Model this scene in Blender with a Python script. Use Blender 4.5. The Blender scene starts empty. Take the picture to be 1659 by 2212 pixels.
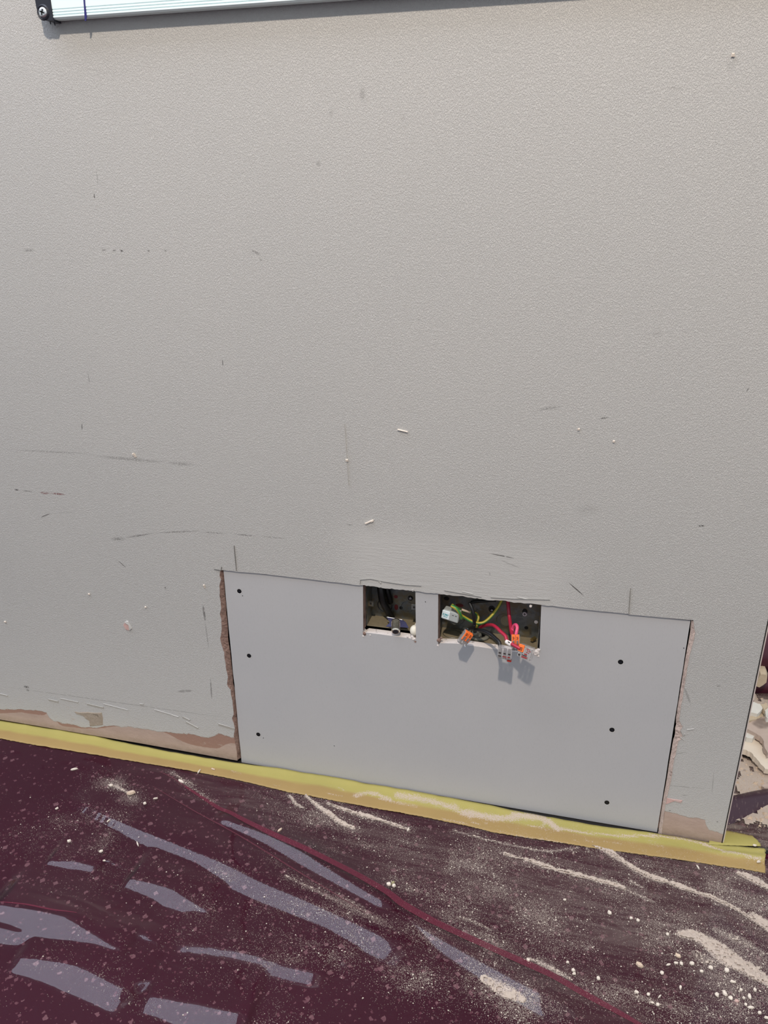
import bpy, bmesh, math, random
import numpy as np
from mathutils import Vector, Matrix
from mathutils.geometry import tessellate_polygon

random.seed(7); RNG = np.random.default_rng(11)
SC = bpy.context.scene
COL = SC.collection

# ---------------------------------------------------------------- camera
# wall face is the plane y = 0, the room is at y < 0, floor at z = 0 (metres)
IW, IH, FPX = 1659, 2212, 1676.0
CD, CH = 0.91, 0.8276
_p, _y, _r = math.radians(21.765), math.radians(14.299), math.radians(-0.4928)
FW = Vector((-math.sin(_y)*math.cos(_p), math.cos(_y)*math.cos(_p), -math.sin(_p)))
_rt = Vector((math.cos(_y), math.sin(_y), 0)); _up = _rt.cross(FW)
RT = _rt*math.cos(_r) + _up*math.sin(_r); UP = _up*math.cos(_r) - _rt*math.sin(_r)
CAM = Vector((0, -CD, CH))
cd = bpy.data.cameras.new('camera'); cam = bpy.data.objects.new('camera', cd); COL.objects.link(cam)
cam.matrix_world = Matrix(((RT.x, UP.x, -FW.x, CAM.x), (RT.y, UP.y, -FW.y, CAM.y), (RT.z, UP.z, -FW.z, CAM.z), (0, 0, 0, 1)))
cd.sensor_fit = 'HORIZONTAL'; cd.sensor_width = 36.0; cd.lens = FPX*36.0/IW; cd.clip_start = 0.01
SC.camera = cam

# ---------------------------------------------------------------- light
wd = bpy.data.worlds.new('world'); SC.world = wd; wd.use_nodes = True
_bg = wd.node_tree.nodes['Background']; _bg.inputs[0].default_value = (0.86, 0.93, 1.0, 1); _bg.inputs[1].default_value = 0.42

def area(name, loc, target, sx, sy, energy, color):
    l = bpy.data.lights.new(name, 'AREA'); l.shape = 'RECTANGLE'; l.size = sx; l.size_y = sy; l.energy = energy; l.color = color
    o = bpy.data.objects.new(name, l); COL.objects.link(o); o.location = loc
    o.rotation_euler = (Vector(target) - Vector(loc)).to_track_quat('-Z', 'Y').to_euler()
    return o
# cool panel light in the ceiling, left of the view; warm small lamp nearer the wall
area('ceiling_panel_light', (-1.70, -0.52, 2.65), (-1.70, -0.5201, 0), 2.6, 0.80, 23.0, (0.74, 0.81, 1.0))
lk = bpy.data.lights.new('warm_lamp', 'POINT'); lk.energy = 90; lk.color = (1.0, 0.86, 0.72); lk.shadow_soft_size = 0.04
lo = bpy.data.objects.new('warm_lamp', lk); COL.objects.link(lo); lo.location = (-0.05, -1.38, 2.30)

SC.view_settings.view_transform = 'Standard'; SC.view_settings.look = 'None'
SC.view_settings.gamma = 1.0; SC.view_settings.exposure = 0.73; SC.view_settings.use_curve_mapping = False

# ---------------------------------------------------------------- helpers
def ray(px, py): return FW + RT*((px - IW/2)/FPX) - UP*((py - IH/2)/FPX)
def W(px, py, y=0.0):                       # point seen at a pixel on the plane at depth y
    d = ray(px, py); return CAM + d*((CD + y)/d.y)
def F(px, py, z=0.0):                       # point seen at a pixel on the level z
    d = ray(px, py); return CAM + d*((z - CH)/d.z)

def tag(o, label=None, cat=None, group=None, kind=None):
    for k, v in (('label', label), ('category', cat), ('group', group), ('kind', kind)):
        if v: o[k] = v
    return o
def empty(name, loc, label, cat, group=None, rot=None):
    o = bpy.data.objects.new(name, None); o.empty_display_size = 0.02; COL.objects.link(o); o.location = loc
    if rot is not None: o.rotation_euler = rot
    return tag(o, label, cat, group)
def mesh_obj(name, verts, faces, mats, parent=None, smooth=False, mi=None):
    me = bpy.data.meshes.new(name); me.from_pydata([tuple(v) for v in verts], [], faces)
    for m in (mats if isinstance(mats, (list, tuple)) else [mats]): me.materials.append(m)
    if mi is not None: me.polygons.foreach_set('material_index', mi)
    if smooth: me.polygons.foreach_set('use_smooth', [True]*len(me.polygons))
    me.update()
    o = bpy.data.objects.new(name, me); COL.objects.link(o)
    if parent is not None:
        o.parent = parent
        bpy.context.view_layer.update()
        o.matrix_parent_inverse = WM(parent).inverted()
    return o
def WM(o):                                   # world matrix from the transforms just set
    m = Matrix.LocRotScale(o.location, o.rotation_euler, o.scale)
    return m if o.parent is None else WM(o.parent) @ o.matrix_parent_inverse @ m
def bm_obj(name, bm, mats, parent=None, smooth=False):
    bmesh.ops.recalc_face_normals(bm, faces=bm.faces[:])
    me = bpy.data.meshes.new(name); bm.to_mesh(me); bm.free()
    for m in (mats if isinstance(mats, (list, tuple)) else [mats]): me.materials.append(m)
    if smooth: me.polygons.foreach_set('use_smooth', [True]*len(me.polygons))
    o = bpy.data.objects.new(name, me); COL.objects.link(o)
    if parent is not None:
        o.parent = parent; o.matrix_parent_inverse = WM(parent).inverted()
    return o
def add_box(bm, lo, hi, bev=0.0, mat=None, mi=0):
    r = bmesh.ops.create_cube(bm, size=1.0); vs = r['verts']
    lo, hi = Vector(lo), Vector(hi)
    for v in vs: v.co = Vector(((lo[i]+hi[i])/2 + v.co[i]*(hi[i]-lo[i]) for i in range(3)))
    fs = list({f for v in vs for f in v.link_faces})
    if bev:
        es = list({e for v in vs for e in v.link_edges})
        rb = bmesh.ops.bevel(bm, geom=es, offset=bev, segments=2, affect='EDGES', profile=0.5)
        vs = list({v for f in rb['faces'] for v in f.verts} | {v for v in vs if v.is_valid})
        seen, st = set(vs), list(vs)
        while st:
            for e in st.pop().link_edges:
                for v in e.verts:
                    if v not in seen: seen.add(v); st.append(v)
        vs = list(seen)
    if mat is not None:
        for v in vs: v.co = mat @ v.co
    for f in {f for v in vs for f in v.link_faces}: f.material_index = mi
    return vs
def add_cyl(bm, p0, p1, r0, r1=None, n=16, cap=True, mi=0):
    r1 = r0 if r1 is None else r1
    p0, p1 = Vector(p0), Vector(p1); ax = (p1-p0).normalized()
    a = ax.orthogonal().normalized(); b = ax.cross(a)
    R0 = [bm.verts.new(p0 + (a*math.cos(t)+b*math.sin(t))*r0) for t in [2*math.pi*i/n for i in range(n)]]
    R1 = [bm.verts.new(p1 + (a*math.cos(t)+b*math.sin(t))*r1) for t in [2*math.pi*i/n for i in range(n)]]
    fs = [bm.faces.new((R0[i], R0[(i+1) % n], R1[(i+1) % n], R1[i])) for i in range(n)]
    if cap: fs += [bm.faces.new(R0[::-1]), bm.faces.new(R1)]
    for f in fs: f.material_index = mi
    return fs
def spline(pts, n=8):
    P = [Vector(p) for p in pts]; P = [P[0]*2-P[1]] + P + [P[-1]*2-P[-2]]; out = []
    for i in range(1, len(P)-2):
        for k in range(n):
            t = k/n; a, b, c, d = P[i-1], P[i], P[i+1], P[i+2]
            out.append(0.5*((2*b) + (c-a)*t + (2*a-5*b+4*c-d)*t*t + (3*b-a-3*c+d)*t**3))
    out.append(P[-2]); return out
def tube(name, pts, r, mats, parent=None, n=12, seg=8, stripes=None, twist=0.0, cap=True):
    S = spline(pts, seg); vs, fs, mi = [], [], []
    t0 = (S[1]-S[0]).normalized(); a = t0.orthogonal().normalized()
    for i, p in enumerate(S):
        t = (S[min(i+1, len(S)-1)] - S[max(i-1, 0)]).normalized()
        a = (a - t*a.dot(t)).normalized(); b = t.cross(a)
        rr = r[min(int(i/seg), len(r)-1)] if isinstance(r, (list, tuple)) else r
        for k in range(n):
            th = 2*math.pi*k/n + twist*i
            vs.append(p + (a*math.cos(th)+b*math.sin(th))*rr)
    for i in range(len(S)-1):
        for k in range(n):
            fs.append((i*n+k, i*n+(k+1) % n, (i+1)*n+(k+1) % n, (i+1)*n+k)); mi.append(stripes[k % len(stripes)] if stripes else 0)
    if cap:
        fs.append(tuple(range(n))[::-1]); mi.append(0); fs.append(tuple(range((len(S)-1)*n, len(S)*n))); mi.append(0)
    return mesh_obj(name, vs, fs, mats, parent, True, mi)
def vnoise(X, Y, seed=0):                    # smooth value noise on numpy arrays
    def h(i, j):
        n = (i*374761393 + j*668265263 + seed*1442695041) & 0x7fffffff
        n = ((n ^ (n >> 13))*1274126177) & 0x7fffffff
        return ((n ^ (n >> 16)) & 0xffff)/65535.0
    xi, yi = np.floor(X).astype(np.int64), np.floor(Y).astype(np.int64)
    fx, fy = X-xi, Y-yi; fx, fy = fx*fx*(3-2*fx), fy*fy*(3-2*fy)
    return (h(xi, yi)*(1-fx)+h(xi+1, yi)*fx)*(1-fy) + (h(xi, yi+1)*(1-fx)+h(xi+1, yi+1)*fx)*fy
def fbm(X, Y, seed=0, o=3):
    s, a, t = 0, 0.5, 0
    for k in range(o): s = s+a*vnoise(X*2**k, Y*2**k, seed+k*17); t += a; a *= .5
    return s/t

# ---------------------------------------------------------------- materials
class NT:
    def __init__(s, name):
        s.m = bpy.data.materials.new(name); s.m.use_nodes = True; s.t = s.m.node_tree; s.t.nodes.clear()
        s.out = s.n('ShaderNodeOutputMaterial')
    def n(s, typ, ins=None, **kw):
        nd = s.t.nodes.new(typ)
        for k, v in kw.items(): setattr(nd, k, v)
        for k, v in (ins or {}).items(): s.set(nd, k, v)
        return nd
    def set(s, nd, k, v):
        i = nd.inputs[k]
        if isinstance(v, bpy.types.Node): v = v.outputs[0]
        if isinstance(v, bpy.types.NodeSocket): s.t.links.new(v, i)
        else: i.default_value = v
    def math(s, op, a, b=0.0, c=0.0, clamp=False):
        return s.n('ShaderNodeMath', {0: a, 1: b, 2: c}, operation=op, use_clamp=clamp)
    def step(s, v, lo, hi, a=0.0, b=1.0):
        return s.n('ShaderNodeMapRange', {0: v, 1: lo, 2: hi, 3: a, 4: b}, interpolation_type='SMOOTHSTEP')
    def mix(s, f, a, b, blend='MIX'):
        nd = s.n('ShaderNodeMix', data_type='RGBA', blend_type=blend)
        s.set(nd, 0, f); s.set(nd, 6, a); s.set(nd, 7, b); return nd.outputs[2]
    def noise(s, scale, detail=2.0, rough=0.5, vec=None, dist=0.0):
        nd = s.n('ShaderNodeTexNoise', {'Scale': scale, 'Detail': detail, 'Roughness': rough, 'Distortion': dist})
        if vec is not None: s.set(nd, 'Vector', vec)
        return nd.outputs[0]
    def pos(s): return s.n('ShaderNodeNewGeometry').outputs[0]
    def scaled(s, vec, v): return s.n('ShaderNodeVectorMath', {0: vec, 1: v}, operation='MULTIPLY').outputs[0]
    def bump(s, h, strength=0.5, dist=0.001): return s.n('ShaderNodeBump', {'Height': h, 'Strength': strength, 'Distance': dist})
    def bsdf(s, color, rough=0.6, metal=0.0, normal=None, spec=0.5):
        b = s.n('ShaderNodeBsdfPrincipled', {'Base Color': color, 'Roughness': rough, 'Metallic': metal, 'Specular IOR Level': spec})
        if normal is not None: s.set(b, 'Normal', normal)
        return b
    def done(s, sh):
        s.t.links.new(sh.outputs[0] if isinstance(sh, bpy.types.Node) else sh, s.out.inputs[0]); return s.m
def rgb(r, g, b):                            # sRGB 0-255 to linear
    f = lambda c: c/12.92 if c <= .04045 else ((c+.055)/1.055)**2.4
    return (f(r/255), f(g/255), f(b/255), 1)
def simple(name, color, rough=0.5, metal=0.0, var=0.0, scale=300, bump=0.0):
    t = NT(name); c = color
    if var:
        n = t.noise(scale, 3, .6, t.pos()); d = tuple(v*(1-var) for v in color[:3])+(1,)
        c = t.mix(n, d, tuple(min(1, v*(1+var)) for v in color[:3])+(1,))
    nm = t.bump(t.noise(scale*2, 3, .6, t.pos()), .5, bump) if bump else None
    return t.done(t.bsdf(c, rough, metal, nm))
def clearish(name, tint=(1, 1, 1, 1), body=(.8, .8, .8, 1), amount=0.25, rough=0.12):
    t = NT(name)
    tr = t.n('ShaderNodeBsdfTransparent', {0: tint}); di = t.n('ShaderNodeBsdfDiffuse', {0: body})
    gl = t.n('ShaderNodeBsdfGlossy', {0: (1, 1, 1, 1), 1: rough})
    m1 = t.n('ShaderNodeMixShader', {0: amount, 1: tr, 2: di})
    m2 = t.n('ShaderNodeMixShader', {0: t.n('ShaderNodeFresnel', {0: 1.5}), 1: m1, 2: gl})
    return t.done(m2)

def veil(name, body, amount):
    t = NT(name)
    return t.done(t.n('ShaderNodeMixShader', {0: amount, 1: t.n('ShaderNodeBsdfTransparent'), 2: t.n('ShaderNodeBsdfDiffuse', {0: body})}))

# painted wall: stippled roller paint, scraped pink band at the foot, scuffs
def wall_paint():
    t = NT('wall_paint'); P = t.pos()
    sep = t.n('ShaderNodeSeparateXYZ', {0: P}); X, Z = sep.outputs[0], sep.outputs[2]
    P2 = t.scaled(P, (1.1, 0.0, 0.55))
    n1 = t.noise(980, 2, .5, P2, .9); n2 = t.noise(330, 2, .5, P, .5); n3 = t.noise(1100, 1, .5, P)
    st = t.step(n1, .38, .66)
    brushed = t.noise(420, 2, .5, t.scaled(P, (0.10, 0, 1.0)), .6)
    # strip just above the cut-out repainted with a brush
    bz = t.math('MULTIPLY', t.step(Z, .455, .405), t.step(Z, .335, .342))
    bx = t.math('MULTIPLY', t.step(X, -.33, -.25), t.step(X, .06, -.03))
    bz = t.math('MULTIPLY', bz, bx)
    low = t.step(Z, .10, .30, .45, 1.0)
    h = t.math('ADD', t.math('MULTIPLY', st, low), t.math('ADD', t.math('MULTIPLY', n2, .5), t.math('MULTIPLY', n3, .15)))
    h = t.n('ShaderNodeMix', {0: t.math('MULTIPLY', bz, .75), 2: h, 3: t.math('ADD', t.math('MULTIPLY', brushed, 1.0), .2)}).outputs[0]
    col = t.mix(t.noise(3.5, 3, .5, P), rgb(183, 183, 181), rgb(189, 188, 185))
    # scraped plaster band: height of its upper edge along the wall
    def fcurve(pts, x0=-1.1, x1=.26, top=.1):
        u = t.n('ShaderNodeMapRange', {0: X, 1: x0, 2: x1, 3: 0., 4: 1.})
        fc = t.n('ShaderNodeFloatCurve', {1: u}); cv = fc.mapping.curves[0]
        L = sorted(((w.x-x0)/(x1-x0), w.z/top) for w in pts)
        cv.points[0].location = (0, L[0][1]); cv.points[1].location = (1, L[-1][1])
        for a, b in L: cv.points.new(a, b)
        fc.mapping.update(); return t.math('MULTIPLY', fc, top)
    q = lambda cx, cy: W(cx/2.9625, 1440+cy/2.9625)
    top = fcurve([q(*a) for a in ((-150, 245), (0, 268), (290, 292), (330, 340), (520, 385), (700, 380), (900, 398), (1060, 418), (1180, 430), (1330, 455), (1420, 435), (1500, 458))]
                 + [W(1428, 1752), W(1470, 1762), W(1522, 1772), W(1528, 1790), W(1556, 1800)])
    jag = t.math('MULTIPLY', t.math('SUBTRACT', t.noise(90, 4, .7, t.scaled(P, (.35, 1, 1))), .5), .016)
    band = t.step(t.math('SUBTRACT', t.math('ADD', top, jag), Z), -.0006, .0012)
    brL = fcurve([q(*a) for a in ((-150, 280), (0, 298), (150, 296), (280, 312), (310, 300), (400, 380), (980, 400), (1060, 425), (1150, 470), (1250, 505), (1350, 522), (1440, 500), (1500, 492))] + [W(1428, 1752), W(1558, 1770)])
    brown = t.math('MULTIPLY', band, t.step(t.math('SUBTRACT', Z, t.math('ADD', brL, t.math('MULTIPLY', jag, .35))), -.0004, .0008))
    pink = t.mix(t.noise(60, 4, .65, t.scaled(P, (.5, 1, 1.6))), rgb(156, 136, 126), rgb(190, 170, 160))
    pink = t.mix(t.math('MULTIPLY', t.step(Z, .022, .004), t.noise(140, 3, .6, P)), pink, rgb(134, 118, 104))
    col = t.mix(band, col, pink); col = t.mix(brown, col, rgb(152, 122, 110))
    h = t.n('ShaderNodeMix', {0: band, 2: h, 3: t.math('MULTIPLY', t.noise(200, 4, .7, P), .9)}).outputs[0]
    h = t.math('SUBTRACT', h, t.math('MULTIPLY', band, .6))
    # small faint worn patches around the band
    peel = t.math('MULTIPLY', t.step(t.noise(45, 5, .7, t.scaled(P, (.7, 1, 1.2))), .60, .68), t.math('MULTIPLY', t.step(Z, .085, .03), t.step(X, -.35, -.50)))
    col = t.mix(t.math('MULTIPLY', peel, .55), col, rgb(176, 160, 150))
    # scuffs: soft capsules broken up by the stipple
    grain = t.step(t.noise(520, 2, .6, P), .38, .54)
    thinline = t.step(t.noise(160, 2, .5, P), .30, .50)
    acc = None
    S = [(204, 424, 15, 4, 84, .95, 0), (210, 385, 46, 3, 84, .35, 0), (62, 541, 30, 6, 0, .45, 0), (224, 540, 14, 6, 0, .5, 0), (247, 541, 9, 4, 0, .85, 0), (263, 542, 8, 5, 0, .95, 0), (321, 542, 7, 4, 0, .7, 0), (357, 541, 9, 6, 60, .5, 0),
         (552, 545, 26, 8, 25, .45, 0), (563, 561, 10, 5, 40, .4, 0), (481, 784, 15, 3, 85, .6, 1), (192, 818, 24, 3, 80, .3, 1), (177, 921, 17, 3, 88, .65, 1), (110, 976, 210, 5, 3, .28, 0), (280, 992, 190, 9, 5, .34, 0), (390, 1002, 70, 9, 4, .36, 0),
         (36, 1058, 12, 4, 10, .9, 0), (60, 1061, 26, 3, 6, .6, 0), (97, 1065, 26, 6, 4, .8, 2), (125, 1067, 36, 5, 6, .85, 2), (97, 1114, 26, 2, -22, .7, 1), (140, 1107, 50, 2, -4, .25, 0), (255, 1164, 34, 9, -3, .5, 0), (300, 1157, 70, 5, -9, .55, 0), (385, 1149, 110, 4, -3, .5, 0), (460, 1151, 60, 4, 4, .5, 0), (530, 1156, 50, 4, 5, .6, 0), (590, 1161, 60, 4, 5, .35, 0),
         (264, 1219, 25, 2, 42, .75, 1), (441, 1325, 36, 5, 82, .6, 1), (447, 1372, 60, 3, 82, .3, 1), (357, 1270, 8, 4, 85, .7, 0), (343, 1186, 6, 3, 60, .5, 0), (1085, 1201, 56, 3, 11, .75, 1), (1103, 1219, 50, 3, 22, .3, 1), (1245, 1273, 44, 3, 41, .85, 1), (1058, 1240, 8, 3, 90, .5, 0),
         (1515, 1136, 19, 5, 0, 1.0, 0), (1305, 903, 24, 5, -8, .7, 0), (1186, 882, 60, 7, -8, .4, 0), (1615, 842, 12, 4, -55, .7, 0), (783, 203, 16, 30, 0, .22, 3), (688, 353, 14, 12, 0, .25, 3), (715, 245, 14, 20, 0, .12, 3), (870, 255, 14, 18, 0, .10, 3), (1580, 140, 30, 30, 0, .10, 3), (1460, 190, 50, 4, 5, .25, 0),
         (456, 1488, 48, 3, 86, .5, 1), (400, 1493, 34, 6, -3, .38, 1), (57, 1484, 14, 7, 10, 1.0, 0), (60, 1491, 5, 7, 90, .8, 0), (250, 1517, 520, 2, 8, .30, 1), (1485, 1503, 40, 5, 70, .3, 1), (1470, 1627, 34, 2, -10, .35, 1), (1480, 1700, 90, 2, 5, .35, 1), (1540, 1690, 50, 2, 95, .25, 1), (1550, 1775, 5, 4, 0, .9, 0), (1447, 1751, 6, 4, 0, .6, 0), (1552, 1482, 12, 7, 0, .3, 3), (1478, 1718, 14, 3, 3, .5, 0),
         (756, 1134, 16, 3, 8, .6, 0), (622, 310, 5, 3, 0, .5, 0), (905, 690, 5, 4, 0, .3, 0), (103, 748, 6, 3, 0, .4, 0), (1420, 720, 30, 20, 0, .08, 3), (700, 1330, 3, 3, 0, .3, 3), (1270, 1100, 60, 30, 0, .09, 3), (1165, 1500, 50, 4, 90, .0, 3)]
    for (px, py, L, wd_, ang, s, kind) in S:
        if s == 0: continue
        c = W(px, py); a = math.radians(ang); e = W(px+math.cos(a)*L/2, py+math.sin(a)*L/2) - c; ln = e.length
        th = math.atan2(e.z, e.x); hw = wd_/2*ln/(L/2)
        mp = t.n('ShaderNodeMapping', {0: P, 1: (c.x, 0, c.z), 2: (0, -th, 0), 3: (ln, 1e6, hw)}, vector_type='TEXTURE')
        d = t.n('ShaderNodeVectorMath', {0: mp}, operation='LENGTH').outputs[1]
        v = t.step(d, 1.15, .25 if kind != 1 else .6)
        v = t.math('MULTIPLY', v, s)
        if kind in (0, 2): v = t.math('MULTIPLY', v, grain)
        elif kind == 1: v = t.math('MULTIPLY', v, thinline)
        if kind == 2:
            col = t.mix(v, col, rgb(110, 40, 40)); continue
        acc = v if acc is None else t.math('MAXIMUM', acc, v)
    col = t.mix(acc, col, rgb(62, 58, 56))
    return t.done(t.bsdf(col, .55, 0, t.bump(h, .60, .0008), .3))

def board_paper():
    t = NT('plasterboard_paper'); P = t.pos()
    n = t.noise(8, 3, .5, P); f = t.noise(700, 3, .6, t.scaled(P, (1, 1, .4)))
    c = t.mix(n, rgb(173, 174, 177), rgb(181, 181, 182))
    c = t.mix(t.math('MULTIPLY', t.step(f, .5, .75), .10), c, rgb(140, 138, 138))
    return t.done(t.bsdf(c, .75, 0, t.bump(t.noise(500, 3, .6, P), .25, .0003), .25))
def plaster(name, a, b, sc=250, bump=.0012):
    t = NT(name); P = t.pos()
    c = t.mix(t.noise(sc, 4, .65, P), a, b)
    c = t.mix(t.step(t.noise(sc*.3, 3, .6, P), .58, .72), c, tuple(v*.55 for v in a[:3])+(1,))
    return t.done(t.bsdf(c, .9, 0, t.bump(t.noise(sc*1.7, 4, .7, P), .8, bump), .2))
M = {}
M['wall'] = wall_paint(); M['board'] = board_paper()
M['plaster_pink'] = plaster('cut_plaster_pink', rgb(112, 88, 80), rgb(158, 134, 124))
M['plaster_pale'] = plaster('pale_broken_plaster', rgb(166, 148, 140), rgb(206, 190, 182))
M['plaster_grey'] = plaster('chipped_plaster', rgb(140, 128, 114), rgb(178, 166, 152))
M['plaster_white'] = plaster('gypsum_core', rgb(212, 204, 200), rgb(232, 226, 222), 400, .0006)
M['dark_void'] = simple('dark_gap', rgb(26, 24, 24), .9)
M['chip'] = simple('plaster_chip', rgb(222, 212, 200), .85, 0, .12, 400, .0004)
M['chip_tan'] = simple('plaster_chip_tan', rgb(208, 188, 168), .85, 0, .14, 400, .0004)
M['chip_pink'] = simple('plaster_chip_pink', rgb(196, 164, 158), .85, 0, .14, 400, .0004)
M['chip_olive'] = simple('plaster_chip_olive', rgb(150, 144, 110), .85, 0, .14, 400, .0004)
M['paint_flake'] = simple('paint_flake', rgb(187, 186, 183), .55, 0, .05, 300)
M['alu'] = simple('whiteboard_aluminium', (.80, .93, .95, 1), .38, .12, .02, 60)
M['white_panel'] = simple('whiteboard_panel', (.85, .88, .9, 1), .25)
M['black_plastic'] = simple('black_plastic', rgb(34, 36, 46), .35, 0, .1, 200)
M['ink'] = simple('pen_ink', rgb(38, 34, 104), .4, 0, .3, 900)
M['steel'] = simple('bright_screw', (.72, .74, .76, 1), .28, .9, .08, 400)
M['black_screw'] = simple('black_screw', rgb(30, 32, 33), .38, .6, .2, 900)
def galvanised():
    t = NT('galvanised_steel'); P = t.pos()
    v = t.n('ShaderNodeTexVoronoi', {'Vector': P, 'Scale': 160.0}); n = t.noise(70, 4, .6, P)
    c = t.mix(v.outputs['Color'], (.11, .125, .13, 1), (.20, .21, .21, 1))
    c = t.mix(t.step(n, .42, .66), c, rgb(112, 104, 84))
    return t.done(t.bsdf(c, .42, .55, t.bump(n, .3, .0006)))
M['galv'] = galvanised(); 
M['dusty_galv'] = simple('dusty_galvanised_steel', rgb(136, 126, 104), .7, .15, .25, 120, .0005)
M['copper_red'] = simple('red_primer', rgb(104, 26, 26), .6)
M['brass'] = simple('brass_screw', rgb(150, 130, 84), .35, .8, .1, 500)
M['grommet'] = simple('grey_rubber', rgb(118, 118, 108), .6, 0, .1, 200)
M['black_cable'] = simple('black_cable_sheath', rgb(13, 12, 12), .45, 0, .2, 300)
M['brown_cable'] = simple('brown_cable_sheath', rgb(62, 36, 34), .45, 0, .2, 300)
M['black_wire'] = simple('black_wire', rgb(15, 17, 20), .45, 0, .25, 700, .0004)
M['red_wire'] = simple('red_wire', rgb(170, 34, 62), .38, 0, .08, 300)
M['pink_wire'] = simple('pink_wire', rgb(212, 74, 112), .38, 0, .08, 300)
M['green'] = simple('earth_green', rgb(58, 128, 62), .38); M['yellow'] = simple('earth_yellow', rgb(172, 156, 48), .38)
M['white_sleeve'] = simple('white_sleeve', rgb(232, 226, 222), .5)
M['orange'] = simple('orange_lever', rgb(246, 116, 46), .35, 0, .04, 300)
M['red_lever'] = simple('red_lever', rgb(176, 40, 26), .35)
M['clear'] = clearish('clear_polycarbonate', (.95, .95, .95, 1), (.84, .82, .82, 1), .24)
M['frost'] = simple('grey_polycarbonate', rgb(168, 174, 172), .35, 0, .06, 300)
M['white_poly'] = simple('white_label', rgb(226, 238, 240), .4)
M['teal'] = simple('teal_print', rgb(60, 150, 160), .5)
M['contact'] = simple('tinned_contact', (.36, .33, .32, 1), .4, .7, .2, 600)
M['print_red'] = simple('red_print', rgb(140, 40, 44), .5); M['print_black'] = simple('black_print', rgb(48, 40, 40), .5)
M['chrome'] = simple('chrome_barrel', (.84, .79, .68, 1), .18, .95, .05, 500)
M['blue_plate'] = simple('blue_grey_plate', rgb(96, 98, 138), .22, .55, .12, 150)
M['white_plug'] = simple('white_plug', rgb(226, 222, 208), .55)
M['hole_rim'] = simple('paper_rim', rgb(192, 192, 191), .8); M['bead'] = simple('corner_bead', rgb(214, 202, 198), .5)
M['maroon'] = simple('maroon_sheet', rgb(70, 22, 40), .35, 0, .25, 30)

def floor_mat():
    t = NT('burgundy_flecked_floor'); P = t.pos()
    w = t.n('ShaderNodeVectorMath', {0: P, 1: t.scaled(t.n('ShaderNodeTexNoise', {'Vector': P, 'Scale': 260.0, 'Detail': 1.0}).outputs[1], (.005, .005, 0))}, operation='ADD').outputs[0]
    base = t.mix(t.noise(5, 3, .5, P), rgb(54, 8, 30), rgb(68, 16, 40))
    base = t.mix(t.step(t.noise(420, 2, .6, P), .62, .8), base, rgb(74, 30, 44))
    for sc, th, r0, c in ((56.0, .55, .24, rgb(120, 84, 92)), (90.0, .62, .26, rgb(110, 72, 82)), (150.0, .72, .30, rgb(100, 58, 70))):
        v = t.n('ShaderNodeTexVoronoi', {'Vector': w, 'Scale': sc, 'Randomness': .9}, voronoi_dimensions='2D', distance='MANHATTAN')
        sp = t.n('ShaderNodeSeparateColor', {0: v.outputs['Color']})
        rad = t.math('MULTIPLY', sp.outputs[1], r0)
        k = t.math('MULTIPLY', t.step(t.math('SUBTRACT', rad, v.outputs['Distance']), -.02, .02), t.math('GREATER_THAN', sp.outputs[0], th))
        base = t.mix(k, base, c)
    return t.done(t.bsdf(base, .5, 0, None, .1))
M['floor'] = floor_mat()
DUST = rgb(194, 178, 164)
def film_mat():
    t = NT('dusty_clear_film'); P = t.pos()
    dust = t.n('ShaderNodeAttribute', attribute_name='dust').outputs['Fac']; haze = t.n('ShaderNodeAttribute', attribute_name='haze').outputs['Fac']
    spk = None
    for sc, r in ((900.0, .34), (1600.0, .38)):
        v = t.n('ShaderNodeTexVoronoi', {'Vector': P, 'Scale': sc}, voronoi_dimensions='2D')
        sp = t.n('ShaderNodeSeparateColor', {0: v.outputs['Color']})
        k = t.math('MULTIPLY', t.math('LESS_THAN', sp.outputs[0], dust), t.step(v.outputs['Distance'], r, r*.5))
        spk = k if spk is None else t.math('MAXIMUM', spk, k)
    pile = t.step(t.math('ADD', dust, t.math('MULTIPLY', t.math('SUBTRACT', t.noise(620, 4, .8, P), .5), 1.5)), .62, .95)
    spk = t.math('MAXIMUM', spk, pile)
    brush = t.step(t.noise(60, 6, .72, t.scaled(P, (.14, 1.2, 1)), .8), .38, .70)
    hz = t.math('MULTIPLY', haze, t.math('ADD', t.math('MULTIPLY', brush, .8), .2))
    f = t.math('MAXIMUM', spk, hz, clamp=True)
    tr = t.n('ShaderNodeBsdfTransparent', {0: (.93, .92, .94, 1)})
    gl = t.n('ShaderNodeBsdfGlossy', {0: (1, 1, 1, 1), 1: .07})
    fr = t.n('ShaderNodeFresnel', {0: 1.36})
    clear = t.n('ShaderNodeMixShader', {0: t.math('MULTIPLY', fr, 1.0), 1: tr, 2: gl})
    dd = t.n('ShaderNodeBsdfDiffuse', {0: t.mix(t.noise(300, 3, .6, P), rgb(184, 168, 160), rgb(206, 194, 184))})
    return t.done(t.n('ShaderNodeMixShader', {0: f, 1: clear, 2: dd}))
M['film'] = film_mat()
def dust_mat():
    t = NT('plaster_dust'); P = t.pos()
    c = t.mix(t.noise(350, 4, .7, P), rgb(200, 184, 172), rgb(226, 212, 200))
    return t.done(t.bsdf(c, .95, 0, t.bump(t.noise(1200, 4, .7, P), 1.0, .0012), .1))
M['dust'] = dust_mat()
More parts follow.
